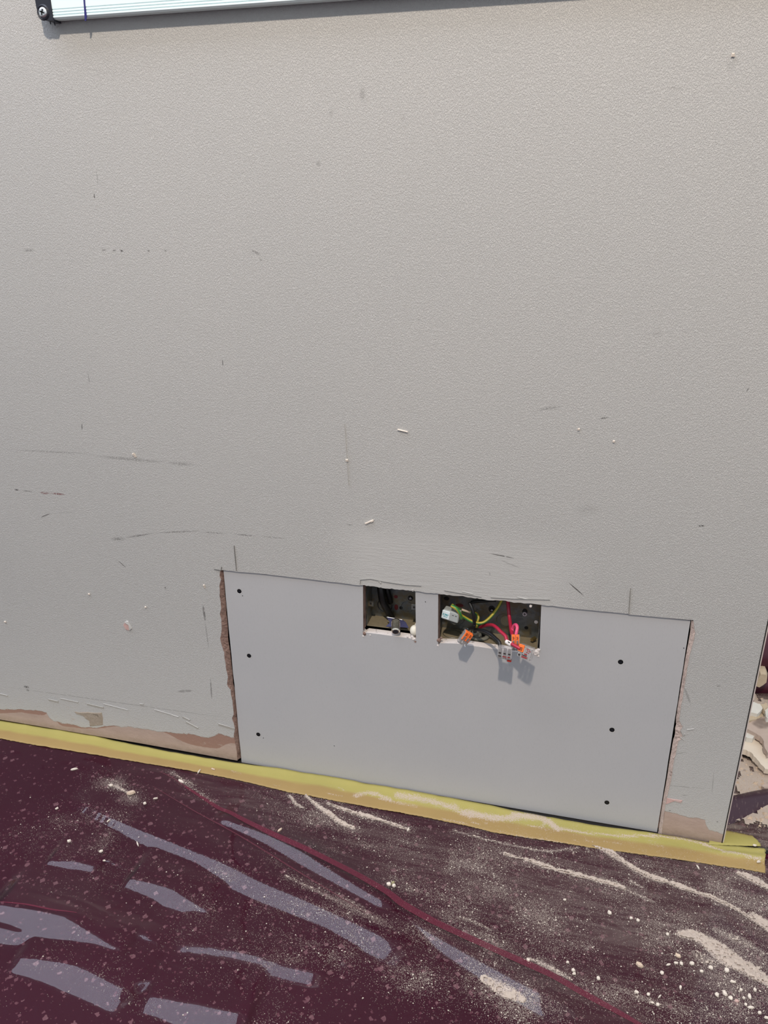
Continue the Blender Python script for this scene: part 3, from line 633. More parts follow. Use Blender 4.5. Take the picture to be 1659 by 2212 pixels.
# ---------------------------------------------------------------- lever connectors
def frame(c, ang, tilt, yaw=0.0):
    # local x = width, y = towards the wall, z = length upwards; ang turns in the picture plane
    return Matrix.Translation(c) @ Matrix.Rotation(math.radians(ang), 4, 'Y') @ Matrix.Rotation(math.radians(yaw), 4, 'Z') @ Matrix.Rotation(math.radians(tilt), 4, 'X')
def connector(label, c, ang, tilt, yaw, ways, Wd, L, T, levers, lever_len=.55, body='clear', marks=(), name='lever_connector'):
    R = frame(c, ang, tilt, yaw)
    root = empty(name, c, label, 'connector')
    bm = bmesh.new(); add_box(bm, (-Wd/2, -T/2, -L/2), (Wd/2, T/2, L/2), .0008, R); hs = bm_obj('housing', bm, M[body], root)
    for i in range(ways):
        x0 = -Wd/2+.0006+i*(Wd-.0012)/ways; x1 = x0+(Wd-.0012)/ways-.0004
        bm = bmesh.new(); add_box(bm, (x0+.0008, -T*.22, -L*.38), (x1-.0008, T*.24, L*.30), .0003, R); bm_obj('contact', bm, M['contact'], hs)
        bm = bmesh.new(); add_cyl(bm, R @ Vector(((x0+x1)/2, 0, -L/2-.0002)), R @ Vector(((x0+x1)/2, 0, -L/2+.003)), .0016, .0016, 12); bm_obj('wire_port', bm, M['contact'], hs)
        if i < levers:
            lv = bmesh.new()
            zt, zb = L/2+.0006, L/2-L*lever_len
            add_box(lv, (x0, -T/2-.0014, zb), (x1, -T/2+.0004, zt), .0005, R)
            add_box(lv, (x0, -T/2, zt-.0028), (x1, T*.15, zt), .0005, R)
            lo_ = bm_obj('lever', lv, M['orange'], root)
            wn = bmesh.new(); add_box(wn, (x0+.0011, -T/2-.0017, zb+.0008), (x1-.0011, -T/2-.0012, zb+(zt-zb)*.48), .0, R); bm_obj('lever_window', wn, M['contact'], lo_)
            pr = bmesh.new()
            for k in range(3):
                zz = zb+(zt-zb)*(.58+.11*k); add_box(pr, (x0+.0012+.0004*(k % 2), -T/2-.00165, zz), (x1-.0012-.0005*((k+1) % 2), -T/2-.0012, zz+.0007), 0, R)
            bm_obj('lever_print', pr, M['print_black'], lo_)
    for (ux, uz, w, h, m) in marks:
        pr = bmesh.new(); add_box(pr, (ux*Wd-w/2, -T/2-.0003, uz*L-h/2), (ux*Wd+w/2, -T/2+.0001, uz*L+h/2), 0, R); bm_obj('print', pr, M[m], hs)
    return root, R
c = W(*z2(478, 752), -.022)
connector('tilted orange two-lever connector hanging over the left of the double box sill', c, 33, -12, 12, 2, .0125, .0195, .0080, 2, .62)
c = W(*z2(1028, 950), -.034)
r_, R = connector('clear three-way connector with a red lever tip hanging below the double box', c, 1, -8, -4, 3, .0185, .0165, .0080, 0,
    marks=[(-.33, -.02, .0032, .0016, 'print_black'), (0, -.02, .0032, .0016, 'print_black'), (.33, -.02, .0032, .0016, 'print_black'), (-.33, -.28, .0036, .0014, 'print_black'), (-.03, -.28, .0034, .0014, 'print_red'), (.31, -.28, .0032, .0014, 'print_red'), (.12, -.30, .0008, .0030, 'print_red'), (-.33, -.40, .0030, .0006, 'contact'), (.02, -.40, .0030, .0006, 'contact'), (.33, -.40, .0030, .0006, 'contact')])
bm = bmesh.new(); add_box(bm, (.0035, -.002, -.0118), (.0092, .0016, -.0078), .0008, R); bm_obj('lever', bm, M['red_lever'], r_)['label'] = 'red lever tip'
c = W(*z2(1172, 815), -.020)
connector('upright orange two-lever connector under the pink wire loop', c, -3, -14, 6, 2, .0112, .0200, .0080, 2, .58)
c = W(*z2(1318, 945), -.034)
r_, R = connector('clear connector with one orange lever and red printing at the right of the sill', c, 4, -20, -20, 3, .0180, .0165, .0090, 0,
    marks=[(.18, .30, .0046, .0009, 'print_red'), (.26, .18, .0050, .0009, 'print_red'), (.20, .04, .0040, .0009, 'print_red'), (-.36, -.34, .0026, .0026, 'print_black'), (.02, -.26, .0070, .0011, 'print_black'), (.06, -.36, .0080, .0011, 'print_red'), (.04, -.44, .0072, .0009, 'print_red'), (.10, -.14, .0040, .0016, 'print_red')])
lv = bmesh.new(); add_box(lv, (-.0096, -.0064, -.0010), (-.0020, -.0040, .0084), .0006, R); lo_ = bm_obj('lever', lv, M['orange'], r_); lo_['label'] = 'orange lever'
pr = bmesh.new()
for k in range(3): add_box(pr, (-.0084+.0005*k, -.0067, .0008+.0016*k), (-.0036, -.0062, .0016+.0016*k), 0, R)
bm_obj('lever_print', pr, M['print_black'], lo_)
# pale connector with the teal label, turned towards the left
c = W(*z2(292, 430), .012)
R = frame(c, 8, 0, 0) @ Matrix.Rotation(math.radians(-8), 4, 'Z')
root = empty('push_connector', c, 'pale grey connector with a teal printed label in the left of the double box', 'connector')
bm = bmesh.new(); add_box(bm, (-.0115, -.0060, -.0075), (.0115, .0070, .0075), .0016, R); hs = bm_obj('housing', bm, M['frost'], root)
bm = bmesh.new(); add_box(bm, (-.0122, -.0064, -.0062), (-.0012, -.0050, .0066), .0010, R); lbp = bm_obj('label_face', bm, M['white_poly'], root)
bm = bmesh.new()
for x, z, w, h in ((-.0102, .0006, .0007, .0030), (-.0098, .0018, .0018, .0006), (-.0098, -.0004, .0018, .0006), (-.0078, .0004, .0007, .0034), (-.0071, .0016, .0010, .0007), (-.0058, .0006, .0016, .0024), (-.0040, .0004, .0006, .0034), (-.0032, .0012, .0012, .0007), (-.0068, -.0026, .0060, .0006)):
    add_box(bm, (x-w/2, -.0067, z-h/2), (x+w/2, -.0062, z+h/2), 0, R)
bm_obj('label_print', bm, M['teal'], lbp)
for k in range(2):
    bm = bmesh.new(); add_box(bm, (.0022+.0042*k, -.0063, .0024), (.0044+.0042*k, -.0058, .0031), 0, R); bm_obj('test_slot', bm, M['print_black'], hs)

# coaxial socket on its plate, lying in the single box
c0 = W(*z1(985, 1050), .016); c1 = W(*z1(980, 1295), -.002)
root = empty('coaxial_socket', c0, 'chrome coaxial socket on a blue-grey star-cut plate lying in the single box', 'socket')
ax = (c1-c0).normalized()
bm = bmesh.new(); add_cyl(bm, c0, c0.lerp(c1, .92), .0058, .0060, 24); bar = bm_obj('barrel', bm, M['chrome'], root, False)
bm = bmesh.new(); 
for k in range(6): a = c0.lerp(c1, .12+.13*k); add_cyl(bm, a, a+ax*.0006, .0061, .0061, 24)
bm_obj('thread', bm, M['chrome'], bar)
bm = bmesh.new(); add_cyl(bm, c0.lerp(c1, .92), c1, .0062, .0050, 24); bm_obj('rim', bm, M['chrome'], bar)
bm = bmesh.new(); add_cyl(bm, c1, c1+ax*.0002, .0040, .0040, 20); bm_obj('bore', bm, M['black_plastic'], bar)
pl = [W(*z1(a, b), y) for a, b, y in ((775, 960, .024), (960, 980, .024), (1140, 1025, .024), (1210, 1080, .019), (1275, 1205, .010), (1120, 1190, .011), (960, 1190, .011), (760, 1175, .011), (850, 1085, .017))]
vs = pl + [p+Vector((0, .0010, -.0010)) for p in pl]; n = len(pl)
mesh_obj('mounting_plate', vs, [tuple(range(n)), tuple(range(n, 2*n))[::-1]] + [(i, (i+1) % n, n+(i+1) % n, n+i) for i in range(n)], M['blue_plate'], root)
lip = [W(*z1(a, b), .0238) for a, b in ((778, 962), (1140, 1030))]
tube('plate_lip', [lip[0], lip[0].lerp(lip[1], .5), lip[1]], .0009, M['steel'], root, n=8)
# white plug at the right corner of the single box
c = W(*z1(1400, 1262), .010)
bm = bmesh.new(); bmesh.ops.create_uvsphere(bm, u_segments=20, v_segments=12, radius=.0065)
for v in bm.verts: v.co = Vector((v.co.x*.95, v.co.y, v.co.z*1.2)) + c
root = empty('white_plug', c, 'rounded white plug in the right corner of the single box', 'plug')
bm_obj('cap', bm, M['white_plug'], root, True)
bm = bmesh.new(); add_cyl(bm, c+Vector((.001, .004, 0)), c+Vector((.001, .014, .002)), .004, .003, 14); bm_obj('stem', bm, M['white_plug'], root)

# ---------------------------------------------------------------- whiteboard
PR = .015
zb = W(115, 41.5, -PR).z; xl = W(114.7, 41.5, -PR).x; xo = W(79, 20, -PR).x
wbd = empty('whiteboard', (xo, -.003, zb), 'white aluminium-framed whiteboard at the top with a black corner cap', 'whiteboard')
k = .00060                                    # metres per photograph pixel there
prof = [(-.004, 0), (-PR+.002, 0), (-PR, .0016)]
for g in (4.6, 9.2, 13.8):
    z = g*k+.0010; prof += [(-PR, z-.0006), (-PR+.0012, z), (-PR, z+.0006)]
z = 40*k; prof += [(-PR, z-.0006), (-PR+.0012, z), (-PR, z+.0006), (-PR, .034), (-.004, .034)]
X1 = .75; n = len(prof)
vs = [Vector((xl, y, zb+z)) for y, z in prof] + [Vector((X1, y, zb+z)) for y, z in prof]
mesh_obj('frame_rail', vs, [tuple(range(n)), tuple(range(n, 2*n))[::-1]] + [(i, (i+1) % n, n+(i+1) % n, n+i) for i in range(n)], M['alu'], wbd)
bm = bmesh.new(); add_box(bm, (xo+.016, -.014, zb+.034), (X1, -.003, zb+.95)); bm_obj('panel', bm, M['white_panel'], wbd)
bm = bmesh.new(); add_box(bm, (xo+.001, -PR, zb+.040), (xo+.020, -.004, zb+.95), .001); bm_obj('frame_rail', bm, M['alu'], wbd)
# corner cap: rounded outer corner
cw = xl-xo+.0006; rr = .016
prof = [(cw, -.0020)] + [(rr-rr*math.sin(a), -.0020+rr-rr*math.cos(a)) for a in [math.pi/2*i/8 for i in range(9)]] + [(0, .040), (cw, .040)]
n = len(prof); PY0, PY1 = -.002, -PR-.0012
vs = [Vector((xo+x, PY0, zb+z)) for x, z in prof] + [Vector((xo+x, PY1+.001, zb+z)) for x, z in prof] + [Vector((xo+cw/2+(x-cw/2)*.93, PY1, zb+.02+(z-.02)*.97)) for x, z in prof]
fs = [tuple(range(n)), tuple(range(2*n, 3*n))[::-1]]
for o_ in (0, n): fs += [(o_+i, o_+(i+1) % n, o_+n+(i+1) % n, o_+n+i) for i in range(n)]
cap = mesh_obj('corner_cap', vs, fs, M['black_plastic'], wbd); cap['label'] = 'black plastic corner cap'
sc_ = W(93.5, 27, -PR-.0012)
bm = bmesh.new(); ring(bm, sc_+Vector((0, -.0001, 0)), .0068, .0012, 24, -.0012); bm_obj('cap_boss', bm, M['black_plastic'], cap)
bm = bmesh.new()
N = 24
prev = None
for r, y in ((.0054, 0), (.0054, -.0008), (.0046, -.0017), (.0030, -.0022), (.0002, -.0024)):
    cur = [bm.verts.new(sc_+Vector((math.cos(2*math.pi*i/N)*r, y, math.sin(2*math.pi*i/N)*r))) for i in range(N)]
    if prev:
        for i in range(N): bm.faces.new((prev[i], prev[(i+1) % N], cur[(i+1) % N], cur[i]))
    prev = cur
scw = bm_obj('screw', bm, M['steel'], cap, True); scw['label'] = 'bright cross-head screw'
bm = bmesh.new()
for a in (.35, .35+math.pi/2):
    add_box(bm, (-.0030, -.00265, -.0007), (.0030, -.0018, .0007), 0, Matrix.Translation(sc_) @ Matrix.Rotation(a, 4, 'Y'))
bm_obj('cross_slot', bm, M['black_screw'], scw)
pm = [(181, -12), (182.5, 10), (184, 25), (185, 36), (184.5, 45)]
pts = [W(a, b, -PR-.0003) for a, b in pm]
vs = []
for i, p in enumerate(pts):
    w = (.0011, .0010, .0012, .0015, .0008)[i]
    vs += [p+Vector((-w, 0, 0)), p+Vector((w, 0, 0)), p+Vector((w, .0006, 0)), p+Vector((-w, .0006, 0))]
mesh_obj('pen_mark', vs, [(i*4+j, i*4+(j+1) % 4, i*4+4+(j+1) % 4, i*4+4+j) for i in range(4) for j in range(4)] + [(16, 17, 18, 19)], M['ink'], wbd)['label'] = 'dark blue pen line down the frame'
for px, py, h in ((108, 47, .006), (117, 49, .007)):
    a = W(px, py, -.010); tube('loose_strand', [a+Vector((0, 0, .004)), a, a+Vector((.0008, 0, -h*.4))], .0006, M['black_plastic'], wbd, n=6, seg=3)

bm = bmesh.new(); add_box(bm, (-3.5, 2.6, 0), (3.5, 2.7, 2.7)); tag(bm_obj('wall_far', bm, simple('far_wall_paint', rgb(186, 184, 180), .7)), kind='structure')

# ---------------------------------------------------------------- masking tape
def poly_d(X, Y, pts, box=None):
    """distance to a polyline, signed side (+ = farther from the viewer), and position along it 0..1"""
    P = np.array([(p.x, p.y) for p in pts]); seg = np.hypot(*(P[1:]-P[:-1]).T); cum = np.concatenate([[0], np.cumsum(seg)])
    best = np.full(X.shape, 1e9); sg = np.zeros(X.shape); al = np.zeros(X.shape)
    if box is not None:
        k = (X > P[:, 0].min()-box) & (X < P[:, 0].max()+box) & (Y > P[:, 1].min()-box) & (Y < P[:, 1].max()+box)
        if k.any(): best[k], q, al[k] = poly_d(X[k], Y[k], pts); sg[k] = np.sign(q)
        return best, np.where(best < 1e8, best*sg, 1e9), al
    for i in range(len(seg)):
        d = (P[i+1]-P[i])/seg[i]; rx, ry = X-P[i, 0], Y-P[i, 1]
        tt = np.clip(rx*d[0]+ry*d[1], 0, seg[i]); dx, dy = rx-tt*d[0], ry-tt*d[1]; dd = np.hypot(dx, dy)
        nn = np.array([-d[1], d[0]]); nn = nn if nn[1] > 0 else -nn
        m = dd < best
        best = np.where(m, dd, best); sg = np.where(m, np.sign(dx*nn[0]+dy*nn[1]), sg); al = np.where(m, (cum[i]+tt)/cum[-1], al)
    return best, best*sg, al
def sm(a, b, x): t = np.clip((x-a)/(b-a), 0, 1); return t*t*(3-2*t)
def fsp(pts, n=6): return spline([F(a, b) for a, b in pts], n)
# dust lines: (polyline in photograph pixels, half width m, strength)
DL = [([(625, 1718), (640, 1738), (656, 1747)], .0035, 1.0), ([(660, 1720), (690, 1745), (715, 1762), (735, 1778), (765, 1790)], .0055, 1.05), ([(708, 1737), (760, 1755), (800, 1766), (850, 1782), (880, 1793)], .0042, 1.0),
      ([(1090, 1846), (1150, 1862), (1200, 1880), (1240, 1889), (1290, 1902), (1335, 1914), (1350, 1922)], .0052, 1.05), ([(1350, 1922), (1380, 1936), (1415, 1950)], .004, .6),
      ([(1280, 1829), (1320, 1842), (1345, 1860), (1367, 1876), (1403, 1894), (1454, 1911), (1500, 1927), (1540, 1940), (1590, 1965), (1625, 1988), (1670, 2020)], .0050, 1.05), ([(1289, 1832), (1325, 1850), (1352, 1868)], .006, .75),
      ([(1625, 1978), (1645, 1992), (1680, 2010)], .010, 1.1), ([(1470, 2020), (1500, 2024), (1530, 2040), (1570, 2066), (1610, 2092), (1680, 2135)], .016, .93), ([(1520, 2040), (1560, 2072), (1600, 2100)], .012, .8), ([(1500, 2060), (1540, 2080)], .012, .6),
      ([(1595, 1888), (1625, 1900), (1680, 1932)], .007, 1.05), ([(1045, 2118), (1075, 2135), (1095, 2148), (1130, 2165)], .012, .82), ([(1140, 2072), (1165, 2082), (1200, 2100), (1230, 2116)], .005, .75), ([(1360, 1903), (1375, 1912), (1388, 1918)], .0025, .9),
      ([(370, 1668), (395, 1685), (420, 1697)], .002, .7), ([(390, 1686), (430, 1712), (460, 1732)], .003, .45), ([(240, 1695), (262, 1708), (280, 1718)], .004, .8), ([(985, 1980), (1030, 1996), (1060, 2010)], .003, .6), ([(620, 1905), (680, 1935), (760, 1975)], .003, .55), ([(1545, 2010), (1590, 2030), (1650, 2060)], .009, .6), ([(1320, 2130), (1370, 2150), (1430, 2175)], .006, .5),
      ([(980, 1795), (1040, 1812), (1110, 1828), (1180, 1840), (1250, 1832)], .0022, .75), ([(1233, 1830), (1240, 1845)], .0016, .9), ([(1266, 1830), (1272, 1842)], .0014, .8)]
# dust clouds: centre px, radii px (along / across), angle, density
DB = [(700, 1770, 130, 45, 20, .22), (900, 1840, 260, 60, 16, .22), (1150, 1880, 260, 60, 18, .20), (1000, 1900, 200, 70, 20, .22), (1180, 1980, 150, 70, 25, .26), (1320, 1960, 120, 40, 15, .20), (1560, 2060, 190, 90, 32, .42), (1620, 1960, 130, 60, 30, .34), (930, 2090, 110, 90, 30, .24), (800, 2075, 120, 60, 35, .22), (1120, 2175, 120, 50, 32, .34), (1400, 2150, 260, 70, 20, .20),
      (1560, 2160, 130, 60, 20, .34), (870, 1900, 90, 60, 30, .25), (1420, 1900, 260, 70, 14, .10), (220, 1790, 110, 45, 15, .08), (250, 1705, 60, 25, 25, .25), (500, 1905, 60, 10, 22, .12), (740, 1955, 150, 12, 30, .35), (1000, 2010, 160, 30, 27, .18), (600, 2000, 260, 120, 20, .07), (200, 1840, 190, 70, 10, .06), (1630, 1890, 60, 40, 20, .3), (1080, 1860, 100, 30, 18, .25), (400, 1900, 420, 90, 22, .02), (450, 2130, 420, 120, 10, .02)]
HZ = [(980, 1860, 520, 110, 15, .14), (1300, 1950, 420, 130, 16, .22), (520, 1720, 220, 45, 14, .14), (1500, 1880, 220, 70, 14, .24), (200, 1975, 150, 30, 10, .07), (640, 1890, 420, 40, 26, .05), (1250, 2120, 420, 90, 20, .10), (1080, 1960, 200, 90, 15, .12), (1600, 1960, 160, 80, 25, .2), (1560, 2120, 200, 90, 25, .14), (400, 1960, 500, 200, 18, .02)]
def blob(X, Y, px, py, a, b, ang, k):
    c = F(px, py); t = math.radians(ang); e1 = F(px+math.cos(t)*a, py+math.sin(t)*a)-c; e2 = F(px-math.sin(t)*b, py+math.cos(t)*b)-c
    Mi = np.linalg.inv(np.array([[e1.x, e2.x], [e1.y, e2.y]])); u = Mi[0, 0]*(X-c.x)+Mi[0, 1]*(Y-c.y); v = Mi[1, 0]*(X-c.x)+Mi[1, 1]*(Y-c.y)
    return k*np.exp(-1.1*(u*u+v*v))
def dust_fields(X, Y):
    nz = fbm(X*60, Y*60, 3); dust = np.zeros(X.shape); hz = np.zeros(X.shape)
    for pts, hw, s in DL:
        best, _, al = poly_d(X, Y, fsp(pts, 3), hw*8); hw_ = hw*(.30+.85*nz)*(.45+.55*np.sin(np.pi*np.clip(al*.9+.06, 0, 1)))
        dust = np.maximum(dust, s*sm(1.45, .55, best/hw_)); dust = np.maximum(dust, .30*s*np.exp(-(best/(hw*2.6))**2)*(.4+nz))
    cl = np.zeros(X.shape)
    for b in DB: cl = np.maximum(cl, blob(X, Y, *b))
    dust = np.maximum(dust, np.minimum(.42, cl*(.12+7*fbm(X*22+3, Y*34, 9)**4+.5*fbm(X*120, Y*160, 12)**2)))
    for b in HZ: hz = np.maximum(hz, blob(X, Y, *b))
    return dust, hz
TE = [(0, 1560), (100, 1575), (200, 1592), (300, 1615), (400, 1634), (480, 1648), (512, 1653), (600, 1664), (700, 1680), (800, 1698), (900, 1715), (1000, 1733), (1058, 1743), (1100, 1753), (1200, 1772), (1300, 1790), (1380, 1801), (1424, 1806), (1480, 1816), (1560, 1830), (1648, 1838)]
LE = [(0, 1597), (100, 1615), (200, 1631), (300, 1648), (400, 1665), (520, 1688), (620, 1712), (700, 1727), (800, 1746), (900, 1764), (1000, 1784), (1080, 1803), (1160, 1815), (1280, 1833), (1400, 1850), (1500, 1864), (1580, 1876), (1652, 1887)]
def interp(L, px): return float(np.interp(px, [a for a, b in L], [b for a, b in L]))
TDL = [([(770, 1722), (800, 1716), (840, 1728)], .006, .9), ([(820, 1728), (860, 1738), (900, 1745)], .003, .8), ([(700, 1698), (730, 1703), (745, 1712)], .002, .7), ([(705, 1717), (740, 1722)], .002, .7), ([(860, 1722), (920, 1732), (985, 1748)], .008, .9), ([(955, 1770), (1000, 1779), (1050, 1783)], .002, .7), ([(1000, 1758), (1080, 1770), (1120, 1766), (1170, 1770)], .009, 1.0), ([(1150, 1768), (1180, 1775), (1205, 1795)], .006, 1.0), ([(1170, 1776), (1200, 1789), (1240, 1798), (1300, 1806), (1360, 1810)], .0025, 1.0), ([(1140, 1785), (1165, 1790), (1175, 1785)], .003, .8),
       ([(1360, 1810), (1430, 1811), (1500, 1822), (1560, 1842), (1600, 1852), (1640, 1862)], .0028, .95), ([(1240, 1818), (1300, 1822), (1340, 1826)], .002, .6), ([(1560, 1845), (1590, 1850)], .004, .9), ([(1400, 1820), (1430, 1832)], .006, .5), ([(1080, 1800), (1130, 1810), (1220, 1825)], .002, .7), ([(1170, 1792), (1215, 1802)], .006, .5), ([(500, 1668), (520, 1674)], .003, .6), ([(590, 1697), (620, 1702)], .002, .6)]
NU = 13; cols = list(np.arange(-220, 1653, 4.0))+[1652.0]
vs = []; across = []
for ci, px in enumerate(cols):
    a = F(px, interp(TE, max(px, 0)) + (px*.166 if px < 0 else 0)); b = F(px, interp(LE, max(px, 0)) + (px*.172 if px < 0 else 0))
    j = random.uniform(-1, 1)*(.0006)
    for k in range(NU):
        u = k/(NU-1); p = a.lerp(b, u)
        nzv = float(fbm(np.array([p.x*30]), np.array([p.y*30+ (p.x*4)]), 5)[0])
        z = .0016 + .0016*nzv + .0018*math.exp(-((u-.0)/.18)**2)*(.4+nzv) - .0009*u**4
        if px > 1500: z += .004*math.exp(-((u-.42)/.16)**2)*min(1, (px-1500)/80)
        if px > 1630: p = p + Vector((random.uniform(-.0012, .0012)*(1 if px > 1645 else .2), 0, 0))
        vs.append((p.x, p.y + j*(1 if k == NU-1 else 0), z)); across.append(u)
nc = len(cols)
fs = [(i*NU+k, (i+1)*NU+k, (i+1)*NU+k+1, i*NU+k+1) for i in range(nc-1) for k in range(NU-1)]
tp = mesh_obj('masking_tape', vs, fs, M['tape'], None, True); tag(tp, 'long strip of yellow masking tape along the foot of the wall', 'tape')
tx, ty = np.array([v[0] for v in vs]), np.array([v[1] for v in vs])
def put(me, name, arr):
    at = me.attributes.new(name, 'FLOAT', 'POINT'); at.data.foreach_set('value', np.ascontiguousarray(arr, dtype=np.float32).ravel())
td = np.zeros(tx.shape); nz = fbm(tx*80, ty*80, 21)
for pts, hw, s in TDL:
    best, _, al = poly_d(tx, ty, fsp(pts)); td = np.maximum(td, 1.0*s*sm(1.7, .2, best/(hw*(.5+nz))))
td = np.maximum(td, .30*sm(-.32, .0, tx)*(.5+nz))
put(tp.data, 'across', across); put(tp.data, 'dust', td)
sm_ = tp.modifiers.new('thick', 'SOLIDIFY'); sm_.thickness = .0004; sm_.offset = -1
# tape piece that runs on behind the wall corner
def quadstrip(name, A, B, mat, label, z0, rag=True):
    N, K = 24, 8; vs = []; ac = []
    for i in range(N+1):
        f = i/N
        for k in range(K+1):
            u = k/K; a = Vector(A[0]).lerp(Vector(A[1]), f); b = Vector(B[0]).lerp(Vector(B[1]), f); p = a.lerp(b, u)
            if i == N and rag: p += Vector((random.uniform(-.0018, .0018), 0, 0))
            vs.append((p.x, p.y, z0+.0012*math.sin(u*3)+.0006*random.random())); ac.append(.25+.3*(1-u))
    o = mesh_obj(name, vs, [(i*(K+1)+k, i*(K+1)+k+1, (i+1)*(K+1)+k+1, (i+1)*(K+1)+k) for i in range(N) for k in range(K)], mat, None, True)
    put(o.data, 'across', ac); put(o.data, 'dust', [.12+.1*random.random() for _ in vs])
    s = o.modifiers.new('thick', 'SOLIDIFY'); s.thickness = .0005; s.offset = -1
    return tag(o, label, 'tape')
quadstrip('masking_tape', (F(1540, 1788, .004), F(1628, 1806, .004)), (F(1530, 1826, .003), F(1645, 1830, .003)), M['tape'], 'short torn piece of yellow masking tape behind the wall corner', .004)

# ---------------------------------------------------------------- clear film over the floor
def facing_slope(p, nn):                      # slope across nn that mirrors the ceiling panel to the viewer
    v = (p-CAM).normalized(); best = (9e9, 0)
    for k in range(10, 75):
        sl = k/100; n = Vector((-nn.x*sl, -nn.y*sl, 1)).normalized(); r = v-n*(2*v.dot(n))
        if r.z < .1: continue
        h = p+r*((2.65-p.z)/r.z); e = abs(h.y+.52)+max(0, abs(h.x+1.7)-1.1)*.6
        best = min(best, (e, sl))
    return best[1]
BANDS = [  # polyline px, half widths m (start, middle, end), strength, length of the far side
    ([(130, 1720), (190, 1755), (250, 1785), (320, 1817), (400, 1853), (470, 1885), (560, 1930), (650, 1968), (740, 2010), (860, 2070), (930, 2110)], (.004, .012, .012), 1.0, .05),
    ([(440, 1768), (480, 1782), (520, 1798), (580, 1825), (640, 1860), (690, 1893), (750, 1930), (810, 1966), (870, 2002)], (.006, .012, .012), 1.0, .03),
    ([(640, 1848), (720, 1898), (800, 1945), (900, 2012), (1000, 2075), (1100, 2135), (1180, 2180), (1260, 2228)], (.003, .006, .012), 1.0, .025),
    ([(90, 1868), (130, 1872), (170, 1877), (212, 1886)], (.006, .009, .007), .9, .04),
    ([(255, 1908), (300, 1920), (340, 1932), (385, 1952), (425, 1970), (465, 1986)], (.008, .011, .004), 1.0, .05),
    ([(-60, 1980), (0, 1992), (60, 2004), (120, 2020), (180, 2044), (240, 2068), (290, 2082)], (.018, .021, .007), 1.0, .05),
    ([(-60, 2012), (0, 2022), (40, 2030), (90, 2036)], (.010, .009, .005), 1.0, .012),
    ([(10, 2084), (60, 2090), (120, 2104), (170, 2122), (220, 2146), (280, 2176)], (.008, .014, .012), 1.0, .05),
    ([(270, 2156), (300, 2136), (345, 2126)], (.007, .006, .004), .9, .03),
    ([(296, 2172), (340, 2176), (390, 2190), (450, 2206), (540, 2226)], (.008, .013, .014), 1.0, .05),
    ([(355, 2054), (420, 2058), (480, 2066), (550, 2082), (620, 2104), (720, 2128)], (.008, .010, .008), .80, .05),
    ([(272, 2012), (290, 2024), (312, 2034), (342, 2050)], (.004, .007, .003), .85, .02),
    ([(150, 1836), (240, 1866), (290, 1892)], (.0015, .003, .0015), 1.0, .01),
    ([(600, 2000), (680, 2040), (760, 2100)], (.003, .006, .004), .5, .03),
    ([(1569, 1978), (1640, 2050)], (.003, .004, .003), .3, .02)]
def film_height(X, Y):
    TOP = 0
    H = .0007 + .0006*fbm(X*9, Y*16, 31) + .00002*fbm(X*60+Y*20, Y*90, 33, 2)
    # striations running across the bands
    for bi, (pts, wds, s, Lf) in enumerate(BANDS):
        S = spline([F(a, b, .36*float(np.interp(i/(len(pts)-1), [0, .5, 1], wds))) for i, (a, b) in enumerate(pts)], 6); best, d, al = poly_d(X, Y, S, .16)
        cum = np.concatenate([[0], np.cumsum([(b-a).length for a, b in zip(S, S[1:])])]); sls = []
        for i in range(len(S)):
            dv = S[min(i+3, len(S)-1)]-S[max(i-3, 0)]; nn = Vector((-dv.y, dv.x, 0)).normalized(); nn = nn if nn.y > 0 else -nn
            sls.append(facing_slope(S[i], nn))
        sls = np.convolve(np.pad(sls, 4, 'edge'), np.ones(9)/9, 'valid'); slope = np.interp(al, cum/cum[-1], sls)
        w = np.interp(al, [0, .5, 1], wds); end = sm(0, .10, al)*sm(1, .86, al)
        cap = (al > 1e-6) & (al < 1-1e-6)
        u = np.clip(d/w, -1, 1)
        wob = .5+.5*fbm(al*len(pts)*3+bi, d*0+bi, 41+bi)
        rise = slope*s*2*w*((u+1)/2)
        fade = np.where(d < w, 1.0, np.exp(-((d-w)/Lf)**2))
        hh = np.maximum(rise, 0)*fade*end*np.where(cap, 1, np.exp(-(best/.004)**2))
        stri = (vnoise(al*cum[-1]/.0055, d*12, 51+bi)-.5)*.0007*np.exp(-(d/w)**2)*sm(.35, .0, al)
        TOP = np.maximum(TOP, hh); H = H+stri
    return H + TOP
def film(name, x0, x1, y0, y1, step, label, hfun, wide=False):
    xs = np.arange(x0, x1+1e-6, step); ys = np.arange(y0, y1+1e-6, step)
    if wide: xs = np.concatenate([np.arange(-1.9, x0-.01, .03), xs, np.arange(x1+.03, 1.25, .03)]); ys = np.concatenate([np.arange(-1.7, y0-.01, .03), ys])
    X, Y = np.meshgrid(xs, ys); Z = hfun(X, Y)
    nx, ny = len(xs), len(ys); co = np.stack([X, Y, Z], -1).reshape(-1, 3)
    idx = np.arange(nx*ny).reshape(ny, nx); q = np.stack([idx[:-1, :-1], idx[:-1, 1:], idx[1:, 1:], idx[1:, :-1]], -1).reshape(-1, 4)
    me = bpy.data.meshes.new(name); me.vertices.add(len(co)); me.vertices.foreach_set('co', co.ravel().astype(np.float32))
    me.loops.add(q.size); me.loops.foreach_set('vertex_index', q.ravel().astype(np.int32)); me.polygons.add(len(q)); me.polygons.foreach_set('loop_start', (np.arange(len(q))*4).astype(np.int32))
    me.polygons.foreach_set('use_smooth', np.ones(len(q), dtype=bool)); me.update(calc_edges=True); me.validate()
    d, h = dust_fields(X, Y); return me, X, Y, Z, d, h
YT = -.010
me, FX, FY, FZ, FD, FH = film('plastic_film', -1.15, .50, -.50, YT, .0022, '', film_height, True)
put(me, 'dust', FD); put(me, 'haze', FH); me.materials.append(M['film'])
